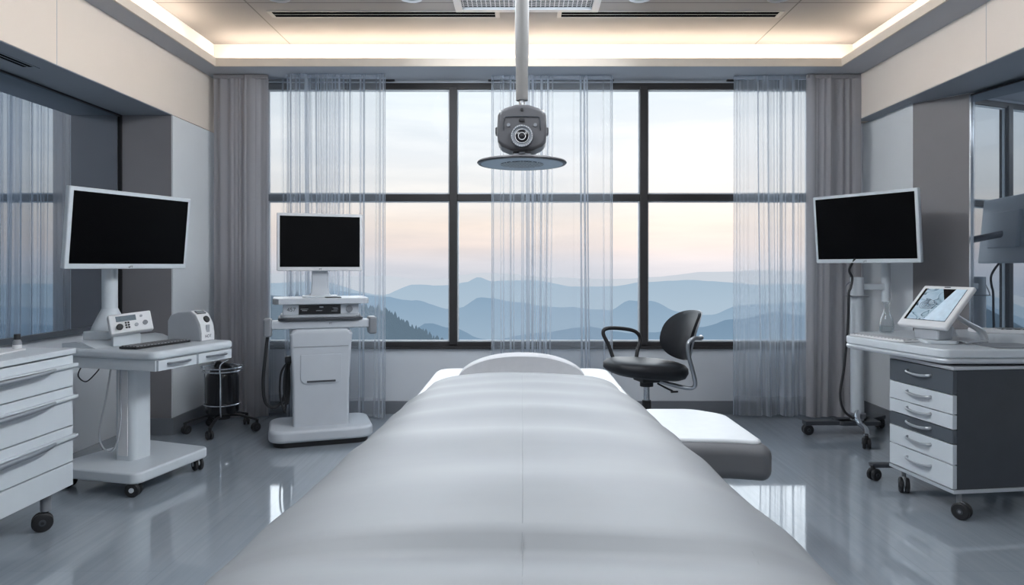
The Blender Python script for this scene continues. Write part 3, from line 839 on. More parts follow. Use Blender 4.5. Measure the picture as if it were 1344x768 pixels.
# ------------------------------------------------------------------ black canister on wheeled wire stand
CN = thing('canister_stand', 'black canister in chrome wire stand on casters under the left curtain', 'canister', (-2.185, 4.99, 0))
B().lathe([(0, 0.135), (0.10, 0.135), (0.112, 0.15), (0.112, 0.40), (0.10, 0.43), (0, 0.43)], 32).link('canister', 'black_gloss', CN)
B().lathe([(0, 0.43), (0.085, 0.43), (0.08, 0.46), (0.045, 0.47), (0.04, 0.495), (0, 0.497)], 28).tube([(-0.05, 0, 0.47), (-0.02, -0.03, 0.505), (0.04, -0.03, 0.49), (0.06, 0.0, 0.465)], 0.012, 8, 5).link('lid', 'black', CN)
ws = B()
for z, r in ((0.47, 0.145), (0.445, 0.135), (0.205, 0.124)):
    ws.tube([(r * math.cos(a * PI / 16), r * math.sin(a * PI / 16), z) for a in range(32)], 0.0045, 8, 0, True)
for a in (-72, 60, 180):
    c_, s_ = math.cos(R(a)), math.sin(R(a))
    ws.tube([(0.16 * c_ + 0.05 * (a == -72), 0.13 * s_, 0.54 if a == -72 else 0.47), (0.14 * c_, 0.14 * s_, 0.50 if a == -72 else 0.47), (0.13 * c_, 0.13 * s_, 0.40), (0.126 * c_, 0.126 * s_, 0.2), (0.10 * c_, 0.10 * s_, 0.125)], 0.005, 8, 5)
ws.link('wire_frame', 'chrome', CN)
B().cyl((0, 0, 0.095), (0, 0, 0.136), 0.055, seg=20).link('hub', 'black', CN)
for a in (200, 275, 5, 70, 135):
    c_, s_ = math.cos(R(a)), math.sin(R(a)); rr = 0.245
    B().tube([(0.03 * c_, 0.03 * s_, 0.12), (0.13 * c_, 0.13 * s_, 0.115), (rr * c_, rr * s_, 0.082)], 0.012, 8, 5, flat=0.7).link('leg', 'black', CN)
    caster(CN, rr * c_, rr * s_, 0.085, 0.031, R(a + 40), w=0.02)

# ------------------------------------------------------------------ centre cart
CC = thing('equipment_cart', 'grey-white column cart with handlebar and amplifier in front of sheer curtains', 'trolley', (-1.425, 4.83, 0), R(19))
bs = B().prism(rrect(0.68, 0.49, 0.10, 0, -0.03, 8), 0.035, 0.115, 0.022, 4)
bs.link('base', 'cart_grey', CC)
B().prism(rrect(0.62, 0.43, 0.09, 0, -0.03, 8), 0.0, 0.036, 0.004, 2).link('plinth', 'black', CC)
cb = loft(B(), [(0.112, rrect(0.37, 0.30, 0.02)), (0.42, rrect(0.375, 0.30, 0.02)), (0.66, rrect(0.40, 0.32, 0.02)), (0.74, rrect(0.415, 0.33, 0.025)), (0.78, rrect(0.36, 0.28, 0.03))])
cb.link('column', 'cart_grey', CC)
B().prism([(-0.135, 0.435), (-0.11, 0.405), (0.11, 0.405), (0.135, 0.435), (0.135, 0.60), (-0.135, 0.60)], 0.150, 0.160, 0.003, 2, Matrix.Rotation(R(90), 4, 'X')).link('door', 'cart_grey', CC)
B().box((0, -0.157, 0.418), (0.19, 0.012, 0.014), 0.004).link('door_handle', 'dark_grey', CC)
B().box((0, -0.1555, 0.655), (0.36, 0.014, 0.0025)).link('panel_seam', 'mid_grey', CC)
B().box((0, -0.02, 0.78), (0.30, 0.24, 0.03), 0.004).link('neck', 'dark_grey', CC)
B().box((0, -0.10, 0.805), (0.66, 0.11, 0.058), 0.012, 3).link('handlebar', 'cart_grey', CC)
for s in (-1, 1):
    B().box((s * 0.345, -0.10, 0.79), (0.055, 0.14, 0.12), 0.014, 3).link('grip', 'mid_grey', CC)
B().prism(rrect(0.56, 0.36, 0.06), 0.834, 0.852, 0.005, 2).link('tray', 'dark_grey', CC)
B().prism(rrect(0.53, 0.34, 0.05), 0.852, 0.872, 0.006, 2).link('amplifier_base', 'grey_plastic', CC)
am = B().box((0, 0, 0.908), (0.50, 0.31, 0.075), 0.008, 2).link('amplifier', 'cart_grey', CC)
fp = B().box((-0.01, -0.156, 0.908), (0.275, 0.004, 0.064), 0.001).link('display', 'black_gloss', am)
dg = B()
for (x, z, w, h) in ((-0.11, 0.912, 0.05, 0.003), (-0.11, 0.902, 0.035, 0.003), (0.0, 0.925, 0.028, 0.010), (-0.015, 0.90, 0.04, 0.003), (0.09, 0.918, 0.035, 0.003), (0.095, 0.908, 0.03, 0.003), (0.085, 0.896, 0.04, 0.003)):
    dg.box((x, -0.1582, z), (w, 0.001, h))
dg.link('readout', 'grey_plastic', fp)
B().cyl((0.185, -0.154, 0.908), (0.185, -0.166, 0.908), 0.023, seg=24, bevel=0.003).box((0.185, -0.167, 0.915), (0.005, 0.002, 0.016)).link('knob', 'mid_grey', am)
text('lettering', '457', 0.038, 'dark_grey', am, Matrix.Translation((-0.195, -0.1553, 0.908)) @ Matrix.Rotation(R(90), 4, 'X'))
text('lettering', 'PT', 0.016, 'dark_grey', CC, Matrix.Translation((0.06, -0.1553, 0.81)) @ Matrix.Rotation(R(90), 4, 'X'))
sh = B().prism([(-0.315, -0.13), (-0.275, -0.20), (0.28, -0.20), (0.315, -0.17), (0.315, 0.19), (-0.315, 0.19)], 0.945, 0.985, 0.006, 2)
sh.link('top_shelf', 'cart_grey', CC)
for s in (-1, 1):
    B().box((s * 0.21, 0.02, 0.90), (0.02, 0.2, 0.10)).link('shelf_support', 'grey_plastic', CC)
hose = B().tube([(-0.345, -0.09, 0.74), (-0.36, -0.09, 0.60), (-0.375, -0.08, 0.42), (-0.36, -0.07, 0.28), (-0.30, -0.06, 0.24), (-0.245, -0.06, 0.30), (-0.225, -0.05, 0.42), (-0.205, -0.03, 0.55)], 0.011, 10, 8)
hose.link('hose', 'black', CC)
cbz = B()
for i in range(7):
    rr_ = random.Random(i); o1, o2 = rr_.uniform(-0.03, 0.02), rr_.uniform(-0.02, 0.02)
    cbz.tube([(-0.215, -0.06 + o2, 0.55), (-0.24 + o1, -0.07 + o2, 0.47), (-0.245 + o1, -0.08 + o2, 0.33 + o1), (-0.225 + o1 * 0.6, -0.09, 0.24 + 2 * o2), (-0.21 + o1 * 0.4, -0.07, 0.36), (-0.208, -0.05 + o2, 0.54)], 0.0045, 6, 6)
cbz.box((-0.212, -0.05, 0.56), (0.05, 0.06, 0.05), 0.012)
cbz.link('cable_bundle', 'black', CC)

CM = thing('monitor', 'switched-off monitor standing on the column cart in front of the sheer curtains', 'monitor', (-1.43, 4.84, 0.985), R(19))
B().prism(rrect(0.24, 0.17, 0.03), 0.0, 0.012, 0.003, 2).link('foot', 'white', CM)
nk = loft(B(), [(0.010, rrect(0.15, 0.08, 0.01)), (0.03, rrect(0.125, 0.05, 0.01)), (0.10, rrect(0.115, 0.035, 0.01)), (0.24, rrect(0.11, 0.03, 0.01)), (0.40, rrect(0.11, 0.03, 0.01))])
nk.link('neck', 'cart_grey', CM)
panel(CM, 0.575, 0.40, (0.0, -0.045, 0.385), 0.0, R(1), bez=0.02, badge='PT', house='white_warm')
# sheet on shelf
o = B().box((0, 0, 0.003), (0.10, 0.07, 0.006), 0.002).link('remote_control', 'black'); o.location = (-1.31, 4.74, 0.9853); o.rotation_euler = (0, 0, R(25))
tag(o, 'thin black pad lying on cart shelf right of monitor foot', 'remote control')

# ------------------------------------------------------------------ treatment bed
BED = thing('treatment_bed', 'long white treatment bed in the middle of the room with side pad', 'bed', (0, 2.1, 0))
oy = -2.1
B().prism([(-0.30, 0.9 + oy), (0.30, 0.9 + oy), (0.30, 3.2 + oy), (-0.30, 3.2 + oy)], 0.0, 0.10, 0.01, 2, None, 0.08).link('base', 'grey_plastic', BED)
loft(B(), [(0.10, rrect(0.44, 1.7, 0.08, 0, 2.05 + oy)), (0.30, rrect(0.36, 1.5, 0.08, 0, 2.05 + oy)), (0.44, rrect(0.60, 1.9, 0.08, 0, 2.05 + oy))]).link('pedestal', 'white', BED)
B().prism([(-0.40, 0.75 + oy), (0.40, 0.75 + oy), (0.40, 3.55 + oy), (-0.40, 3.55 + oy)], 0.44, 0.50, 0.01, 2, None, 0.05).link('bed_frame', 'grey_plastic', BED)
B().prism(rrect(0.90, 2.88, 0.10, 0, 2.15 + oy, 6), 0.50, 0.672, 0.035, 5).link('mattress', 'upholstery', BED)
# cantilevered side pad
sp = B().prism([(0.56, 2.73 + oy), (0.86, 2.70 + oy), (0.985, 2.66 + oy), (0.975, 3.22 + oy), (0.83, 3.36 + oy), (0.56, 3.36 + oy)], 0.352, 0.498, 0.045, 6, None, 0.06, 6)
sd_pad = sp.link('side_pad', 'pad_shade_grey', BED, angle=60, label='thick padded extension beside the bed, shade painted into its grey sides')
B().prism([(0.575, 2.76 + oy), (0.855, 2.735 + oy), (0.955, 2.70 + oy), (0.947, 3.21 + oy), (0.82, 3.335 + oy), (0.575, 3.335 + oy)], 0.485, 0.510, 0.012, 4, None, 0.05, 6).link('pad_top', 'upholstery', sd_pad, angle=60, label='white top of the side pad')
B().box((0.40, 3.05 + oy, 0.40), (0.48, 0.10, 0.05), 0.006).box((0.71, 3.05 + oy, 0.346), (0.28, 0.36, 0.018), 0.004).link('side_bracket', 'grey_plastic', BED)

def zc(y):
    z = 0.705 + 0.082 * (3.2 - y) / 2.3
    for (y0, a, w) in ((2.98, 0.006, 0.06), (2.74, 0.007, 0.07), (2.46, 0.009, 0.09), (2.12, 0.013, 0.11), (1.72, 0.018, 0.14), (1.30, 0.018, 0.14)):
        z += a * math.exp(-((y - y0) / w) ** 2)
    # overlapping quilt fold: a soft step down towards the foot of the bed
    z += 0.030 / (1 + math.exp(-(y - 1.06) / 0.008)) - 0.020 + 0.012 * math.exp(-((y - 0.93) / 0.06) ** 2)
    return z
def hw(y): return 0.462 + 0.035 * (3.2 - y) / 2.4
bm = bmesh.new(); rows = []
ny, Y0, Y1 = 150, 0.60, 3.20
prof = []
for i in range(-20, 21):
    prof.append(('t', i / 20))
side = [0.02, 0.05, 0.09, 0.14, 0.20, 0.26]
rs = random.Random(4)
for j in range(ny + 1):
    y = Y0 + (Y1 - Y0) * j / ny
    z_, h = zc(y), hw(y); zb_ = 0.705 + 0.082 * (3.2 - y) / 2.3
    row = []
    rip = lambda x: 0.0022 * math.sin(y * 9 + x * 3.1) + 0.0016 * math.sin(y * 21 + x * 7) * abs(x) + 0.002 * abs(x) ** 2 * math.sin(y * 14.0 + (2 if x > 0 else 0))
    def top(u):
        a = abs(u)
        zz_ = zb_ + (z_ - zb_) * (1 - 0.85 * a ** 2) - 0.030 * a ** 2 - 0.045 * max(0, (a - 0.62) / 0.38) ** 2.4
        zz_ += rip(u) - 0.0012 * math.exp(-(u / 0.012) ** 2)
        if y > 3.12: zz_ -= 0.016 * ((y - 3.12) / 0.08) ** 2
        return zz_
    ze = top(1)
    for s in side[::-1]:
        row.append((-h - 0.022 * (1 - math.exp(-s / 0.03)) - 0.005 * math.sin(y * 11 + 1) * s / 0.26, y, ze - s))
    for _, u in prof:
        row.append((u * h, y, top(u)))
    for s in side:
        row.append((h + 0.022 * (1 - math.exp(-s / 0.03)) + 0.005 * math.sin(y * 12) * s / 0.26, y, ze - s))
    rows.append([bm.verts.new(p) for p in row])
for j in range(ny):
    for i in range(len(rows[0]) - 1):
        bm.faces.new((rows[j][i], rows[j][i + 1], rows[j + 1][i + 1], rows[j + 1][i]))
endp = [v.co.copy() for v in rows[-1]]
for v in bm.verts: v.co.y -= 2.0
CV = thing('bed_cover', 'smooth white padded cover with centre seam draped over the treatment bed', 'bed cover', (0, 2.0, 0))
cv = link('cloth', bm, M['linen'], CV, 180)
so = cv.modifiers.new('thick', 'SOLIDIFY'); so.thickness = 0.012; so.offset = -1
eb = B().tube([(p.x, p.y - 2.0 + 0.003, p.z + 0.001) for p in endp[4:-4]], 0.0055, 8)
eb.link('edge_piping', 'hem', CV, label='dark piping along the head end')
def bed_seam(b, u, y0, y1):
    pts = []
    for j in range(80):
        y = y0 + (y1 - y0) * j / 79
        a = abs(u)
        pts.append((u * hw(y), y - 2.0, (lambda q: q + (zc(y) - q) * (1 - 0.85 * a * a))(0.705 + 0.082 * (3.2 - y) / 2.3) - 0.030 * a ** 2 - 0.045 * max(0, (a - 0.62) / 0.38) ** 2.4 + 0.0022 * math.sin(y * 9 + u * 3.1) + 0.0016 * math.sin(y * 21 + u * 7) * a + 0.002 * a * a * math.sin(y * 14 + (2 if u > 0 else 0)) - 0.0012))
    b.tube(pts, 0.0009, 6)
sb = B(); bed_seam(sb, 0.0, 0.62, 3.15); bed_seam(sb, 0.72, 0.62, 2.6); bed_seam(sb, -0.72, 0.62, 2.6)
sb.link('seam', 'linen', CV)

# half-moon headrest bolster
bm = bmesh.new()
N_ = 40; wR, hR = 0.305, 0.098
rings = []
for (yy, k) in ((0.0, 0.95), (0.012, 0.985), (0.03, 1.0), (0.12, 0.99), (0.17, 0.94), (0.20, 0.82)):
    ring = []
    for i in range(N_ + 1):
        u = -1 + 2 * i / N_
        ring.append(bm.verts.new((u * wR * (0.99 if k < 0.96 else 1.0), yy, hR * k * (1 - abs(u) ** 2.3) ** 0.72 + 0.002)))
    rings.append(ring)
for a in range(len(rings) - 1):
    for i in range(N_):
        bm.faces.new((rings[a][i], rings[a][i + 1], rings[a + 1][i + 1], rings[a + 1][i]))
for r_, rev in ((rings[0], False), (rings[-1], True)):
    b0 = [bm.verts.new((v.co.x, v.co.y, 0.0)) for v in r_]
    for i in range(N_):
        bm.faces.new((r_[i], r_[i + 1], b0[i + 1], b0[i]) if rev else (b0[i], b0[i + 1], r_[i + 1], r_[i]))
bmesh.ops.remove_doubles(bm, verts=bm.verts, dist=0.0004)
o = link('bolster', bm, M['pillow'], None, 50)
o.location = (-0.005, 3.30, 0.672)
tag(o, 'half-moon shaped grey-white headrest bolster at the head of the treatment bed', 'headrest')

# ------------------------------------------------------------------ office chair
CH = thing('office_chair', 'black office chair with grey armrest tubes standing behind the bed by the window', 'chair', (0.835, 4.62, 0), R(16))
def superell(rx, ry, n=40, p=2.6):
    out = []
    for k in range(n):
        a = 2 * PI * k / n; c, s = math.cos(a), math.sin(a)
        out.append((rx * math.copysign(abs(c) ** (2 / p), c), ry * math.copysign(abs(s) ** (2 / p), s)))
    return out
st = B()
secs = []
for (z, k, dz) in ((0.455, 0.55, 0), (0.462, 0.80, 0), (0.478, 0.93, 0), (0.505, 1.0, 0), (0.535, 0.99, 0), (0.555, 0.93, 0), (0.567, 0.80, 0), (0.572, 0.5, 0)):
    secs.append((z, [(x - 0.01, y) for x, y in superell(0.275 * k, 0.245 * k)]))
rg = [[st.bm.verts.new((x, y, z + 0.018 * (-x / 0.27) * (1 if z > 0.5 else 1.6) - (0.0))) for x, y in p] for z, p in secs]
for i in range(len(rg) - 1):
    n = len(rg[0])
    for k_ in range(n):
        st.bm.faces.new((rg[i][k_], rg[i][(k_ + 1) % n], rg[i + 1][(k_ + 1) % n], rg[i + 1][k_]))
st.bm.faces.new(rg[0][::-1]); st.bm.faces.new(rg[-1])
st.link('seat', 'leather', CH, 60)
# backrest: curved shell, front faces -x
bk = B()
def back_pt(u, v, off):
    # u across (y), v up
    r = 1 - 0.10 * v
    y = 0.205 * u
    z = 0.565 + 0.335 * (v + 1) / 2
    x = 0.235 + 0.10 * (v + 1) / 2 + 0.02 * (v * v) - 0.075 * u * u + off
    return Vector((x, y, z))
def shell(offs0, offs1, n=22, rim=True):
    b = B(); gridf = []; 
    outl = superell(1, 1, 44, 2.5)
    fr = []; bkv = []
    for k in range(0, 7):
        s = k / 6
        fr.append([b.bm.verts.new(back_pt(x * s * 0.999, y * s, offs0 - 0.018 * (1 - s ** 4))) for x, y in outl] if k else None)
        bkv.append([b.bm.verts.new(back_pt(x * s, y * s, offs1 + 0.010 * (1 - s ** 4))) for x, y in outl] if k else None)
    for arr, rev in ((fr, False), (bkv, True)):
        c = b.bm.verts.new(back_pt(0, 0, offs0 - 0.018 if not rev else offs1 + 0.010))
        n = len(outl)
        for i in range(n):
            f = (c, arr[1][i], arr[1][(i + 1) % n])
            b.bm.faces.new(f)
        for k in range(1, 6):
            for i in range(n):
                b.bm.faces.new((arr[k][i], arr[k][(i + 1) % n], arr[k + 1][(i + 1) % n], arr[k + 1][i]))
    n = len(outl)
    for i in range(n):
        b.bm.faces.new((fr[6][i], fr[6][(i + 1) % n], bkv[6][(i + 1) % n], bkv[6][i]))
    bmesh.ops.recalc_face_normals(b.bm, faces=b.bm.faces)
    return b
shell(0.0, 0.022).link('backrest', 'leather', CH, 55)
shell(0.024, 0.032).link('backrest_shell', 'grey_plastic', CH, 55)
sd = 0.232
B().tube([(-0.13, sd, 0.52), (-0.165, sd + 0.02, 0.64), (-0.205, sd + 0.03, 0.73), (-0.175, sd + 0.03, 0.765), (-0.05, sd + 0.03, 0.76), (0.045, sd + 0.03, 0.735), (0.08, sd + 0.03, 0.68), (0.05, sd + 0.015, 0.60), (0.03, sd, 0.52)], 0.0135, 10, 7).link('armrest', 'black', CH, label='black looped armrest on the far side')
B().tube([(0.31, -sd + 0.06, 0.735), (0.27, -sd - 0.01, 0.735), (0.205, -sd - 0.03, 0.735), (0.165, -sd - 0.03, 0.70), (0.17, -sd - 0.03, 0.62), (0.205, -sd - 0.03, 0.50), (0.225, -sd - 0.01, 0.43), (0.20, -sd + 0.03, 0.405), (0.10, -0.10, 0.425), (0.03, -0.03, 0.445)], 0.0135, 10, 7).link('armrest', 'handle_grey', CH, label='curved grey metal armrest on the near side')
B().box((0, 0, 0.445), (0.13, 0.16, 0.035), 0.01).cyl((0, 0, 0.395), (0, 0, 0.445), 0.045, seg=20).link('tilt_mechanism', 'black', CH)
B().tube([(0.05, -0.06, 0.42), (0.09, -0.11, 0.395), (0.12, -0.14, 0.38)], 0.006, 8, 4).box((0.128, -0.147, 0.376), (0.05, 0.016, 0.012), 0.003).link('lever', 'black', CH)
B().cyl((0, 0, 0.28), (0, 0, 0.40), 0.020, seg=18).link('gas_lift', 'chrome', CH)
B().cyl((0, 0, 0.09), (0, 0, 0.30), 0.033, 0.030, seg=20).link('lift_cover', 'black', CH)
for i in range(5):
    a = R(20 + 72 * i); c_, s_ = math.cos(a), math.sin(a)
    B().tube([(0.02 * c_, 0.02 * s_, 0.115), (0.15 * c_, 0.15 * s_, 0.105), (0.29 * c_, 0.29 * s_, 0.075)], lambda t: 0.022 - 0.008 * t, 8, 5, flat=0.75).link('leg', 'black', CH)
    caster(CH, 0.285 * c_, 0.285 * s_, 0.08, 0.028, a + 1)

# ------------------------------------------------------------------ hanging examination lamp
LP = thing('ceiling_lamp', 'ceiling-hung examination lamp with round disc above the treatment bed', 'lamp', (-0.003, 2.80, 0))
zl = lambda py: 1.2 + (350 - py) * 2.8 / 900
B().lathe([(0, ZC), (0.10, ZC), (0.10, ZC - 0.02), (0.045, ZC - 0.05), (0.03, ZC - 0.05), (0.0, ZC - 0.05)], 28).link('ceiling_flange', 'lamp_body', LP)
B().lathe([(0.0, ZC - 0.04), (0.0285, ZC - 0.04), (0.0285, zl(70)), (0.0245, zl(88)), (0.0245, zl(132)), (0.0, zl(132))], 26).link('pole', 'lamp_pole', LP)
B().cyl((0, 0, zl(145)), (0, 0, zl(130)), 0.013, seg=16).link('joint', 'alu', LP)
# housing outline (front view), px relative to centre 685, scale 2.8/900
s_ = 2.8 / 900
outl = [(-8, 142), (8, 142), (20, 146), (28, 149), (31, 156), (32, 175), (31, 190), (26, 196), (14, 201), (-14, 201), (-26, 196), (-31, 190), (-32, 175), (-31, 156), (-28, 149), (-20, 146)]
pts = [(x * s_, zl(y)) for x, y in outl][::-1]
hb = B().prism(pts, -0.075, 0.075, 0.016, 4, Matrix.Rotation(R(90), 4, 'X'))
ho = hb.link('housing', 'lamp_body', LP, 50)
B().tube([(-0.073, -0.077, zl(176)), (-0.070, -0.077, zl(161)), (-0.05, -0.078, zl(158.5)), (0.05, -0.078, zl(158.5)), (0.070, -0.077, zl(161)), (0.073, -0.077, zl(176))], 0.0022, 6, 4).link('panel_groove', 'dark_grey', ho)
B().cyl((0, -0.070, zl(149.5)), (0, -0.080, zl(149.5)), 0.006, seg=16).box((0, -0.077, zl(163)), (0.022, 0.008, 0.016), 0.004).link('lock', 'black', ho)
for x in (-0.053, 0.053):
    B().cyl((x, -0.072, zl(169)), (x, -0.080, zl(169)), 0.007, seg=14).link('screw', 'mid_grey', ho)
for s2 in (-1, 1):
    B().box((s2 * 0.102, -0.0, zl(173)), (0.012, 0.05, 0.028), 0.004).link('side_knob', 'lamp_body', ho)
yf = -0.079
rx = Matrix.Translation((0, yf, zl(184))) @ Matrix.Rotation(R(90), 4, 'X')
B().lathe([(0.036, 0.0), (0.044, 0.0), (0.046, 0.008), (0.043, 0.016), (0.037, 0.016), (0.036, 0.006)], 36, rx).link('lens_ring', 'handle_grey', ho)
B().lathe([(0.0, -0.004), (0.037, -0.004), (0.037, 0.003), (0.02, 0.010), (0.0, 0.012)], 36, rx).link('lens', 'black_gloss', ho)
tk = B()
for i in range(28):
    a = 2 * PI * i / 28
    tk.box((0.0405 * math.cos(a), yf - 0.017, zl(184) + 0.0405 * math.sin(a)), (0.003, 0.003, 0.003))
for r_ in (0.014, 0.027):
    tk.tube([(r_ * math.cos(a * PI / 12), yf - 0.011, zl(184) + r_ * math.sin(a * PI / 12)) for a in range(24)], 0.0012, 6, 0, True)
tk.link('ring_marks', 'white_warm', ho)
zd = zl(213)
B().cyl((0, 0, zd + 0.006), (0, 0, zl(199)), 0.022, seg=18).box((0, 0, zl(203)), (0.075, 0.05, 0.010), 0.003).cyl((-0.012, -0.03, zl(202)), (0.012, -0.03, zl(202)), 0.008, seg=12).link('yoke', 'alu', LP)
B().lathe([(0.0, 0.012), (0.06, 0.012), (0.16, 0.006), (0.181, 0.001), (0.183, -0.004), (0.178, -0.009), (0.168, -0.008), (0.0, -0.006)], 56, Matrix.Translation((0, 0, zd))).link('disc', 'lamp_body', LP)
B().lathe([(0.0, -0.0075), (0.167, -0.0095), (0.167, -0.006), (0.0, -0.005)], 56, Matrix.Translation((0, 0, zd))).link('diffuser', 'disc', LP)
B().lathe([(0.0, -0.011), (0.088, -0.011), (0.088, -0.007), (0.0, -0.007)], 40, Matrix.Translation((0, 0, zd))).link('emitter', 'lamp_dots', LP)

# ------------------------------------------------------------------ monitor on floor stand (right)
MS = thing('monitor_stand', 'large switched-off white monitor on a white wheeled floor stand by the right drape', 'monitor', (2.40, 4.92, 0))
B().cyl((0, 0, 0.09), (0, 0, 1.125), 0.046, seg=30, bevel=0.004).link('post', 'white', MS)
B().lathe([(0.047, 0.985), (0.075, 0.985), (0.078, 0.989), (0.047, 0.992)], 30).tube([(-0.06, -0.04, 0.99), (-0.085, -0.02, 1.01), (-0.08, 0, 1.06), (-0.05, 0.0, 1.09)], 0.004, 6, 5).link('collar', 'mid_grey', MS)
B().box((0.10, 0.0, 1.055), (0.20, 0.05, 0.045), 0.006).link('arm', 'white', MS)
B().cyl((0.205, 0.0, 0.945), (0.205, 0.0, 1.42), 0.031, seg=24, bevel=0.003).link('upright', 'white', MS)
mcr = Vector((2.36, 4.73, 1.467)) - Vector((2.40, 4.92, 0))
panel(MS, 0.755, 0.485, mcr, R(-58), R(5), badge='LPT', bez=0.021)
B().cyl((0.205, 0.0, 1.38), mcr + Vector((0.035, 0.02, -0.03)), 0.024, seg=14).link('bracket', 'mid_grey', MS)
fl = B()
fl.box((-0.16, -0.01, 0.085), (0.46, 0.07, 0.03), 0.006, rot=Matrix.Rotation(R(2), 4, 'Z'))
fl.box((0.13, 0.09, 0.085), (0.34, 0.075, 0.03), 0.006, rot=Matrix.Rotation(R(35), 4, 'Z'))
fl.prism(rrect(0.30, 0.16, 0.03, 0, 0.02), 0.07, 0.10, 0.006, 2)
fl.link('base', 'dark_grey', MS)
B().tube([(-0.02, -0.05, 0.17), (-0.05, -0.10, 0.14), (-0.06, -0.16, 0.11), (-0.08, -0.28, 0.10), (-0.135, -0.40, 0.085)], 0.020, 10, 6, flat=0.8).link('leg', 'chrome', MS, label='curved chrome front leg')
B().lathe([(0.046, 0.12), (0.058, 0.12), (0.058, 0.15), (0.046, 0.155)], 28).link('foot_ring', 'mid_grey', MS)
for (x, y, a) in ((-0.375, -0.02, 180), (-0.14, -0.415, 250), (0.265, 0.19, 40)):
    caster(MS, x, y, 0.09, 0.037, R(a))
B().tube([(-0.075, -0.13, 1.26), (-0.085, -0.06, 1.18), (-0.06, -0.05, 1.12), (-0.07, -0.05, 1.05), (-0.085, -0.05, 1.0), (-0.09, -0.05, 0.8), (-0.115, -0.05, 0.5), (-0.145, -0.05, 0.3), (-0.12, -0.05, 0.18), (-0.05, -0.05, 0.12)], 0.0085, 8, 7).link('cable', 'black', MS)

# ------------------------------------------------------------------ desk (right)
DK = thing('desk', 'white desk with silver rounded edge along the right glass wall', 'desk', (2.5, 3.75, 0))
dpts = [(2.0 - 2.5, 3.26 - 3.75), (3.05 - 2.5, 3.26 - 3.75), (3.05 - 2.5, 4.38 - 3.75), (2.05 - 2.5, 4.16 - 3.75), (1.845 - 2.5, 3.93 - 3.75)]
B().prism(dpts, 0.762, 0.806, 0.010, 3, None, 0.04, 5).link('desktop', 'white', DK)
dp2 = [(x * 0.992, y * 0.992) for x, y in dpts]
B().prism(dpts, 0.735, 0.763, 0.012, 3, None, 0.04, 5).link('edge_band', 'silver', DK)
B().prism([(-0.40, -0.42), (0.52, -0.42), (0.52, 0.55), (-0.36, 0.36)], 0.728, 0.736, 0.0).link('underside', 'dark_grey', DK)
for (x, y) in ((0.45, 0.45), (0.45, -0.38)):
    B().box((x, y, 0.38), (0.06, 0.06, 0.70), 0.005).link('leg', 'mid_grey', DK)
B().box((0.46, 0.035, 0.03), (0.08, 0.90, 0.05), 0.008).link('floor_rail', 'mid_grey', DK)
B().box((-0.04, 0.115, 0.082), (1.0, 0.05, 0.022), 0.006).link('foot_bar', 'dark_grey', DK)
caster(DK, -0.535, 0.10, 0.085, 0.034, R(200))

PD = thing('drawer_pedestal', 'wheeled drawer pedestal with white and slate drawers under the right desk', 'drawer unit', (2.005, 3.46, 0), R(7))
pw, pd = 0.46, 0.62
z0, z1 = 0.128, 0.724
B().box((0.012 + pd / 2, 0, (z0 + z1) / 2), (pd - 0.012, pw - 0.006, z1 - z0 - 0.03), 0.002).link('carcass', 'dark_grey', PD)
B().box((pd / 2, 0, z1 - 0.006), (pd + 0.01, pw + 0.006, 0.016), 0.003).link('top_plate', 'silver', PD)
B().box((pd / 2, 0, z0 + 0.008), (pd + 0.01, pw + 0.006, 0.018), 0.003).link('bottom_plate', 'silver', PD)
fr_ = [0, 0.205, 0.372, 0.498, 0.62, 0.796, 1.0]
cl = ['slate', 'chest', 'chest', 'slate', 'chest', 'chest']
za, zb = z1 - 0.016, z0 + 0.019
for i in range(6):
    t0, t1 = za + (zb - za) * fr_[i], za + (zb - za) * fr_[i + 1]
    d = B().box((0.006, 0, (t0 + t1) / 2), (0.022, pw - 0.004, t0 - t1 - 0.004), 0.002).link('drawer', cl[i], PD, label=('slate grey drawer front' if cl[i] == 'slate' else 'white drawer front'))
    zh = t0 - (t0 - t1) * 0.42
    B().tube([(-0.004, -0.085, zh + 0.006), (-0.022, -0.075, zh + 0.002), (-0.030, -0.03, zh - 0.003), (-0.030, 0.03, zh - 0.003), (-0.022, 0.075, zh + 0.002), (-0.004, 0.085, zh + 0.006)], 0.0055, 8, 5, flat=1.3).link('handle', 'alu', d)
B().box((0.011, 0, za + (zb - za) * 0.17), (0.024, pw - 0.004, 0.002)).link('shadow_line', 'black', PD)
for (x, y) in ((0.05, -0.20), (0.05, 0.19), (0.55, -0.20), (0.55, 0.19)):
    caster(PD, x, y, 0.13, 0.040, R(120 if y < 0 else 60), fork='mid_grey')

# things on the desk
ZD = 0.807
TB = thing('tablet_terminal', 'white tilted touchscreen terminal showing blue contour image on the right desk', 'tablet computer', (2.10, 3.58, ZD))
yaw, lean = R(-72), R(-44)
Mx = Matrix.Translation((2.055 - 2.10, 3.547 - 3.58, 0.893 - ZD)) @ Matrix.Rotation(yaw, 4, 'Z') @ Matrix.Rotation(lean, 4, 'X')
W2, H2 = 0.295, 0.285
hs = B().box((0, 0.012, H2 / 2), (W2, 0.026, H2), 0.008, 3).xf(Mx).link('housing', 'white_warm', TB)
sc = B().box((-0.002, -0.0012, H2 / 2 + 0.008), (W2 - 0.05, 0.002, H2 - 0.065)).xf(Mx).link('screen_border', 'screen', hs)
scr = B().box((0.006, -0.0028, 0), (W2 - 0.068, 0.002, H2 - 0.068)).link('screen', 'tablet', hs)
scr.matrix_local = Mx @ Matrix.Translation((0, 0, H2 / 2 + 0.008))
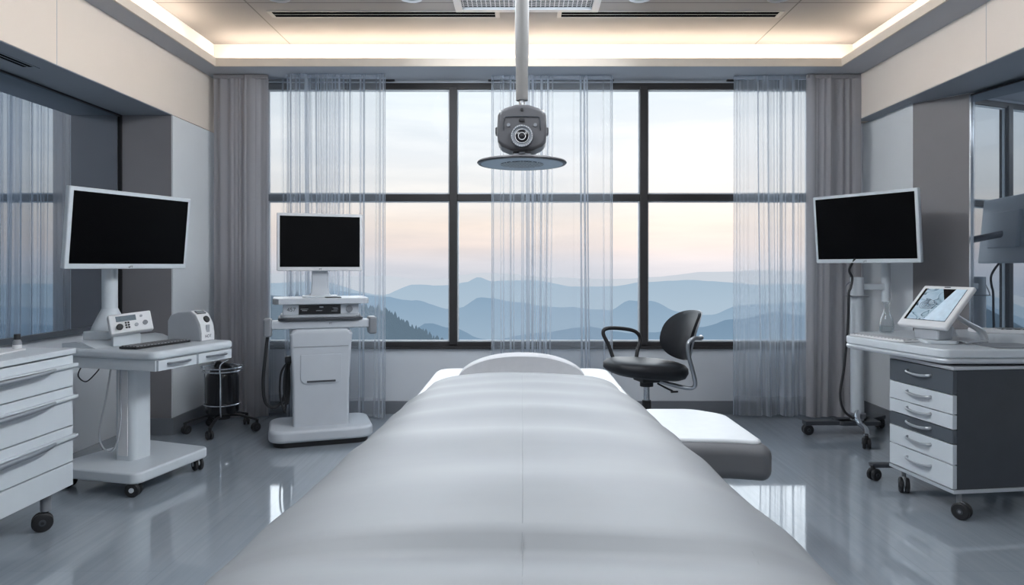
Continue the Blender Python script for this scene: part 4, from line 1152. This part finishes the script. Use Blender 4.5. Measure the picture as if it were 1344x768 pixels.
# flat wedges laid over the screen, one dark and one pale
def on_scr(pts, name, mat, y=-0.0044):
    b = B(); b.quad(*[(x, y, z) for x, z in pts]); b.xf(Mx @ Matrix.Translation((0.006, 0, H2 / 2 + 0.008)))
    return b.link(name, mat, hs)
M['pale_wedge'] = pmat('pale_screen_area', (0.42, 0.52, 0.60), 0.12, noise=0.12, scale=30, emit=(0.40, 0.50, 0.58), emit_s=0.45)
on_scr([(-0.01, -0.108), (0.113, -0.108), (0.113, 0.108), (0.055, 0.108)], 'pale_area', 'pale_wedge')
on_scr([(-0.02, 0.108), (0.055, 0.108), (0.036, 0.045), (0.03, 0.03)], 'dark_area', 'screen')
ey = B()
for rr_ in (0.010, 0.018, 0.027, 0.037):
    ey.tube([(-0.045 + rr_ * 1.25 * math.cos(a * PI / 14), -0.0046, -0.005 + rr_ * 0.85 * math.sin(a * PI / 14) + 0.003 * math.sin(a)) for a in range(28)], 0.0011, 6, 0, True)
ey.xf(Mx @ Matrix.Translation((0.006, 0, H2 / 2 + 0.008))); ey.link('contour_lines', 'slate', hs)
B().box((0, -0.0015, H2 - 0.012), (0.035, 0.002, 0.005)).xf(Mx).link('sensor', 'dark_grey', hs)
B().prism([(-0.06, -0.11), (0.10, -0.13), (0.17, 0.04), (0.0, 0.09)], 0.0, 0.018, 0.004, 2, None, 0.03).link('foot', 'white', TB)
B().box((0.03, -0.02, 0.058), (0.10, 0.15, 0.085), 0.012, 3, rot=Matrix.Rotation(R(18), 4, 'Z')).link('pedestal', 'grey_plastic', TB)
for q in (-0.09, 0.09):
    dx, dy = 0.02 + q * math.cos(yaw), q * math.sin(yaw)
    B().tube([(0.06 + dx, 0.02 + dy, 0.150), (0.14 + dx, 0.045 + dy, 0.105), (0.23 + dx, 0.07 + dy, 0.06), (0.255 + dx, 0.075 + dy, 0.012)], lambda t: 0.014 + 0.010 * t, 10, 6, flat=0.7).link('strut', 'silver', TB)
B().prism([(0.15, -0.10), (0.30, -0.06), (0.26, 0.17), (0.15, 0.14)], 0.0, 0.012, 0.003, 2, None, 0.02).link('rear_foot', 'silver', TB)
k = thing('keyboard', 'slim white keyboard at the front edge of the right desk below the touchscreen', 'keyboard', (1.965, 3.735, ZD), R(90 + 17))
B().prism([(-0.19, -0.055), (0.19, -0.055), (0.19, 0.055), (-0.19, 0.055)], 0, 0.010, 0.003, 2, None, 0.012).link('case', 'white_warm', k)
B().box((0, 0, 0.0115), (0.36, 0.095, 0.005), 0.001).link('keys', 'keys_white', k)
o = B().prism([(-0.12, -0.10), (0.12, -0.10), (0.12, 0.10), (-0.12, 0.10)], 0, 0.004, 0.001, 1, None, 0.02).link('mouse_pad', 'mid_grey')
o.location = (2.40, 3.395, ZD); tag(o, 'thin grey pad lying on right desk in front of the touchscreen strut', 'mouse pad')
v = thing('glass_carafe', 'clear glass carafe with narrow neck at the back left of the right desk', 'vase', (2.155, 4.06, ZD))
B().lathe([(0.0, 0.002), (0.036, 0.002), (0.040, 0.012), (0.040, 0.05), (0.034, 0.085), (0.018, 0.125), (0.014, 0.15), (0.022, 0.18), (0.024, 0.186), (0.022, 0.186), (0.012, 0.15), (0.016, 0.125), (0.032, 0.085), (0.038, 0.05), (0.036, 0.008), (0.0, 0.006)], 32, cap=False).link('body', 'clear', v)
B().lathe([(0.0, 0.008), (0.0355, 0.008), (0.037, 0.04), (0.0, 0.04)], 28).link('water', 'clear', v)
kp = thing('keypad', 'white keypad with dark buttons near the glass wall on the right desk', 'keypad', (2.86, 4.08, ZD), R(78))
B().prism([(-0.06, -0.17), (0.06, -0.17), (0.06, 0.17), (-0.06, 0.17)], 0, 0.022, 0.004, 2, None, 0.012).xf(Matrix.Rotation(R(0), 4, 'Z')).link('case', 'white_warm', kp)
B().box((0.0, -0.06, 0.024), (0.09, 0.18, 0.006), 0.001).link('keys', 'keys_dark', kp)

ok = thing('wall_socket', 'small grey wall socket with plug on the right pier behind the desk', 'socket', (XP, 5.05, 0.30))
B().box((-0.004, 0, 0), (0.008, 0.085, 0.12), 0.003).link('plate', 'white_warm', ok)
B().box((-0.025, 0, -0.01), (0.035, 0.04, 0.045), 0.006).link('plug', 'grey_plastic', ok)

# ------------------------------------------------------------------ landscape beyond the window
def ridge(name, label, D, prof, depth, drop, mat, rough, seed):
    """prof: list of (px, py) crest points of the hills at distance D"""
    rnd = random.Random(seed)
    xs = [p[0] for p in prof]
    def crest(px):
        if px <= xs[0]: base = prof[0][1]
        elif px >= xs[-1]: base = prof[-1][1]
        else:
            for i in range(len(xs) - 1):
                if xs[i] <= px <= xs[i + 1]:
                    f = (px - xs[i]) / (xs[i + 1] - xs[i]); f = f * f * (3 - 2 * f)
                    base = prof[i][1] * (1 - f) + prof[i + 1][1] * f
                    break
        return base
    ph = [rnd.uniform(0, 6.28) for _ in range(10)]
    bm = bmesh.new(); n = 420; rows = []
    for j in range(7):
        v = j / 6
        row = []
        for i in range(n + 1):
            px = -500 + 2400 * i / n
            y = crest(px)
            for q in range(1, 9):
                y += rough * math.sin(px * 0.011 * 1.75 ** q + ph[q] + v * q) / (1.45 ** q)
            X = (px - 686) * D / 900; Z = 1.2 + (350 - y) * D / 900
            yy = D - depth * v + depth * 0.10 * v * math.sin(px * 0.02 + ph[0]) 
            zz_ = Z - drop * (v ** 1.25) + (rough * 1.2 * D / 900 * math.sin(px * 0.05 + 5 * v + ph[9]) * v if v < 1 else 0)
            row.append(bm.verts.new((X, yy, zz_)))
        rows.append(row)
    for j in range(6):
        for i in range(n):
            bm.faces.new((rows[j][i], rows[j][i + 1], rows[j + 1][i + 1], rows[j + 1][i]))
    o = link(name, bm, mat, None, 180)
    tag(o, label, 'mountain', 'hazy mountain ridges beyond the window')
    return o
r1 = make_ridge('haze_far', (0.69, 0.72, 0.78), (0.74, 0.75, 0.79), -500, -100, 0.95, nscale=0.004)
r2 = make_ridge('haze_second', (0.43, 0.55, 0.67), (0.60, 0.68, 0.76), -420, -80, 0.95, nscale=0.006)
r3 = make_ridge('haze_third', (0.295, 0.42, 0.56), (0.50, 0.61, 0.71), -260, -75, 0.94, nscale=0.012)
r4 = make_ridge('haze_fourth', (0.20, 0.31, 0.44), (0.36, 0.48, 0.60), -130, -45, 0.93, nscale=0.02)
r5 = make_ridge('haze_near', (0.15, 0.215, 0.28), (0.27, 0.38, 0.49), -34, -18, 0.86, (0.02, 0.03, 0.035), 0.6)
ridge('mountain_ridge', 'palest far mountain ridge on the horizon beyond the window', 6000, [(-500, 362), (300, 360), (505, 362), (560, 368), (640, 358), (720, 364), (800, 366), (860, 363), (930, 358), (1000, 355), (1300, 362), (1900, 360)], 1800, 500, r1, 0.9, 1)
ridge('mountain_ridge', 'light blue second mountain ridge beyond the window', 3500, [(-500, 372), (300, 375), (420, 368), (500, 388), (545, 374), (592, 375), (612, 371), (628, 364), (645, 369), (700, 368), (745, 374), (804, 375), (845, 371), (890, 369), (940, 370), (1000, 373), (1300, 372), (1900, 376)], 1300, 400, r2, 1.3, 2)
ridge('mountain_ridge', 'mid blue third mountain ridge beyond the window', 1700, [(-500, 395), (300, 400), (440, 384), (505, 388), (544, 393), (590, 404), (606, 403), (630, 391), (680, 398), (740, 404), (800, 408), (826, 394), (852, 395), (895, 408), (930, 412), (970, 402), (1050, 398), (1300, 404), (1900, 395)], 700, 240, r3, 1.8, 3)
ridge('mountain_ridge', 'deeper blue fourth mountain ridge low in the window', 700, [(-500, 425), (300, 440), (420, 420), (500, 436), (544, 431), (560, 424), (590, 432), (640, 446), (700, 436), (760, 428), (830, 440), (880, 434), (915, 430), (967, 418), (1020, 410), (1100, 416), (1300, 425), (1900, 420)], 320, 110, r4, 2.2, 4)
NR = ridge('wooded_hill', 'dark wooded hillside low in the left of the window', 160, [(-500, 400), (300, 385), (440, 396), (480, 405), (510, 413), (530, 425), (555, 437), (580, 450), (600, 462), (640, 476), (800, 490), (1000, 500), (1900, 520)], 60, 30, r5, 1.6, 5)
# bristling tree tops along the near hill crest
bm = bmesh.new()
rnd = random.Random(9)
me_ = NR.data
D_ = 160
for i in range(900):
    px = rnd.uniform(380, 600)
    f = [(380, 390), (440, 396), (480, 405), (510, 413), (530, 425), (555, 437), (580, 450), (600, 462)]
    for a in range(len(f) - 1):
        if f[a][0] <= px <= f[a + 1][0]:
            py = f[a][1] + (f[a + 1][1] - f[a][1]) * (px - f[a][0]) / (f[a + 1][0] - f[a][0])
    dd = rnd.random() ** 1.5
    y = D_ - 40 * dd
    X = (px - 686) * D_ / 900; Z = 1.2 + (350 - py) * D_ / 900 - 20 * dd
    h = rnd.uniform(0.8, 2.0) * (1.35 if rnd.random() < 0.15 else 1); r_ = h * rnd.uniform(0.22, 0.36)
    t_ = bmesh.new()
    bmesh.ops.create_icosphere(t_, subdivisions=1, radius=1.0)
    for v_ in t_.verts:
        v_.co *= rnd.uniform(0.8, 1.15)
        v_.co.x *= r_ * (1 - 0.62 * v_.co.z); v_.co.y *= r_; v_.co.z *= h * 0.6
    t_.transform(Matrix.Translation((X, y, Z + h * 0.22)))
    me2 = bpy.data.meshes.new('t'); t_.to_mesh(me2); t_.free(); bm.from_mesh(me2); bpy.data.meshes.remove(me2)
fo_ = link('forest', bm, r5, None, 180)
fo_['kind'] = 'stuff'; fo_['label'] = 'dark treetops covering the wooded hillside'; fo_['category'] = 'trees'

# ------------------------------------------------------------------ sky
W = bpy.data.worlds.new('sunrise_sky'); SC.world = W; W.use_nodes = True
nt = W.node_tree; N = nt.nodes; L = nt.links; N.clear()
out = N.new('ShaderNodeOutputWorld'); bg = N.new('ShaderNodeBackground'); L.new(bg.outputs[0], out.inputs[0])
tc = N.new('ShaderNodeTexCoord'); sep = N.new('ShaderNodeSeparateXYZ'); L.new(tc.outputs['Generated'], sep.inputs[0])
mr = N.new('ShaderNodeMapRange'); mr.inputs['From Min'].default_value = -0.1; mr.inputs['From Max'].default_value = 0.5
L.new(sep.outputs['Z'], mr.inputs[0])
rp = N.new('ShaderNodeValToRGB'); e = rp.color_ramp.elements
def zpos(z): return (z + 0.1) / 0.6
stops = [(-0.10, (0.50, 0.57, 0.65)), (-0.02, (0.60, 0.62, 0.68)), (0.006, (0.72, 0.69, 0.72)), (0.03, (0.86, 0.74, 0.69)), (0.06, (0.93, 0.80, 0.71)),
         (0.10, (0.92, 0.88, 0.84)), (0.16, (0.90, 0.91, 0.92)), (0.26, (0.80, 0.88, 0.94)), (0.5, (0.62, 0.76, 0.90))]
e[0].position = zpos(stops[0][0]); e[0].color = (*stops[0][1], 1)
e[1].position = zpos(stops[-1][0]); e[1].color = (*stops[-1][1], 1)
for z, c in stops[1:-1]:
    x = e.new(zpos(z)); x.color = (*c, 1)
L.new(mr.outputs[0], rp.inputs[0])
# thin stratus streaks
mp = N.new('ShaderNodeMapping'); mp.inputs['Scale'].default_value = (2.2, 2.2, 17); L.new(tc.outputs['Generated'], mp.inputs[0])
nz = N.new('ShaderNodeTexNoise'); nz.inputs['Scale'].default_value = 1.6; nz.inputs['Detail'].default_value = 6; nz.inputs['Roughness'].default_value = 0.55
L.new(mp.outputs[0], nz.inputs['Vector'])
cr = N.new('ShaderNodeValToRGB'); cr.color_ramp.elements[0].position = 0.42; cr.color_ramp.elements[1].position = 0.66
cr.color_ramp.elements[0].color = (0.935, 0.94, 0.955, 1); cr.color_ramp.elements[1].color = (1.06, 1.04, 1.03, 1)
L.new(nz.outputs['Fac'], cr.inputs[0])
mx = N.new('ShaderNodeMix'); mx.data_type = 'RGBA'; mx.blend_type = 'MULTIPLY'; mx.inputs[0].default_value = 1.0
L.new(rp.outputs[0], mx.inputs[6]); L.new(cr.outputs[0], mx.inputs[7])
# glow round the low sun, right of centre
sd_ = Vector((0.24, 0.97, 0.045)).normalized()
dp = N.new('ShaderNodeVectorMath'); dp.operation = 'DOT_PRODUCT'; dp.inputs[1].default_value = sd_
nrm = N.new('ShaderNodeVectorMath'); nrm.operation = 'NORMALIZE'; L.new(tc.outputs['Generated'], nrm.inputs[0]); L.new(nrm.outputs[0], dp.inputs[0])
pw_ = N.new('ShaderNodeMath'); pw_.operation = 'POWER'; pw_.inputs[1].default_value = 60
mxm = N.new('ShaderNodeMath'); mxm.operation = 'MAXIMUM'; mxm.inputs[1].default_value = 0
L.new(dp.outputs['Value'], mxm.inputs[0]); L.new(mxm.outputs[0], pw_.inputs[0])
gl = N.new('ShaderNodeMix'); gl.data_type = 'RGBA'; gl.blend_type = 'ADD'
ms = N.new('ShaderNodeMath'); ms.operation = 'MULTIPLY'; ms.inputs[1].default_value = 1.0
L.new(pw_.outputs[0], ms.inputs[0]); L.new(ms.outputs[0], gl.inputs[0])
L.new(mx.outputs[2], gl.inputs[6]); gl.inputs[7].default_value = (0.20, 0.15, 0.12, 1)
L.new(gl.outputs[2], bg.inputs[0]); bg.inputs[1].default_value = 1.1

# ------------------------------------------------------------------ lamps
def area(name, loc, rot, sx, sy, power, col, spread=180):
    l = bpy.data.lights.new(name, 'AREA'); l.shape = 'RECTANGLE'; l.size = sx; l.size_y = sy
    l.energy = power; l.color = col; l.spread = R(spread)
    o = bpy.data.objects.new(name, l); COL.objects.link(o); o.location = loc; o.rotation_euler = rot
    return o
warm = (1.0, 0.80, 0.60)
zs = ZS + 0.05
area('cove_light_back', ((XL + XR) / 2, (CY1 + YB) / 2 - 0.02, zs), (PI, 0, 0), XR - XL - 0.2, 0.05, 30, warm)
area('cove_light_left', ((XL + CX0) / 2, 2.2, zs), (PI, 0, 0), 0.05, 5.6, 26, warm)
area('cove_light_right', ((XR + CX1) / 2, 2.2, zs), (PI, 0, 0), 0.05, 5.6, 28, warm)
def aim(o, d):
    o.rotation_euler = Vector(d).to_track_quat('-Z', 'Y').to_euler()
aim(area('fill_light_left', (-0.9, 2.6, ZC - 0.16), (0, 0, 0), 3.6, 0.3, 80, (0.88, 0.94, 1.0)), (1, 0, -0.30))  # added fill lamp shining across to the right wall, no ceiling fitting
aim(area('fill_light_right', (0.9, 2.6, ZC - 0.16), (0, 0, 0), 3.6, 0.3, 88, (0.88, 0.94, 1.0)), (-1, 0, -0.30))  # added fill lamp shining across to the left wall, no ceiling fitting
aim(area('warm_fill_left', (-0.55, 3.0, ZC - 0.09), (0, 0, 0), 3.8, 0.12, 1.8, (1.0, 0.78, 0.56), 60), (-1, 0, -0.24))  # added warm lamp to brighten the left bulkhead
aim(area('warm_fill_right', (0.65, 3.0, ZC - 0.09), (0, 0, 0), 3.8, 0.12, 1.6, (1.0, 0.78, 0.56), 60), (1, 0, -0.22))  # added warm lamp to brighten the right bulkhead
area('fill_light_front', (0, -0.1, ZC - 0.02), (0, 0, 0), 1.6, 1.0, 16, (0.92, 0.96, 1.0))  # added overhead fill to lift the near end of the bed
aim(area('fill_light_rear', (0, YF + 0.05, 1.75), (0, 0, 0), 4.2, 1.8, 3, (0.87, 0.93, 1.0)), (0, 1, -0.02))  # added soft fill behind the camera; the wall there has no window
sun = bpy.data.lights.new('sky_sun', 'SUN'); sun.energy = 1.3; sun.angle = R(50); sun.color = (0.90, 0.95, 1.0)
so_ = bpy.data.objects.new('sky_sun', sun); COL.objects.link(so_)
so_.rotation_euler = Vector((0.05, -1, -0.42)).to_track_quat('-Z', 'Y').to_euler()

# ------------------------------------------------------------------ camera
cam = bpy.data.cameras.new('camera'); co = bpy.data.objects.new('camera', cam); COL.objects.link(co)
co.location = (0, 0, 1.2); co.rotation_euler = (R(90), 0, 0)
cam.sensor_width = 36; cam.lens = 36 * 900 / 1344
cam.shift_x = -14 / 1344; cam.shift_y = -34 / 1344
cam.clip_start = 0.05; cam.clip_end = 20000
SC.camera = co
SC.view_settings.view_transform = 'Standard'
SC.view_settings.look = 'None'
SC.view_settings.exposure = 0.0
SC.cycles.transparent_max_bounces = 24
SC.cycles.max_bounces = 10
SC.cycles.sample_clamp_indirect = 4.0
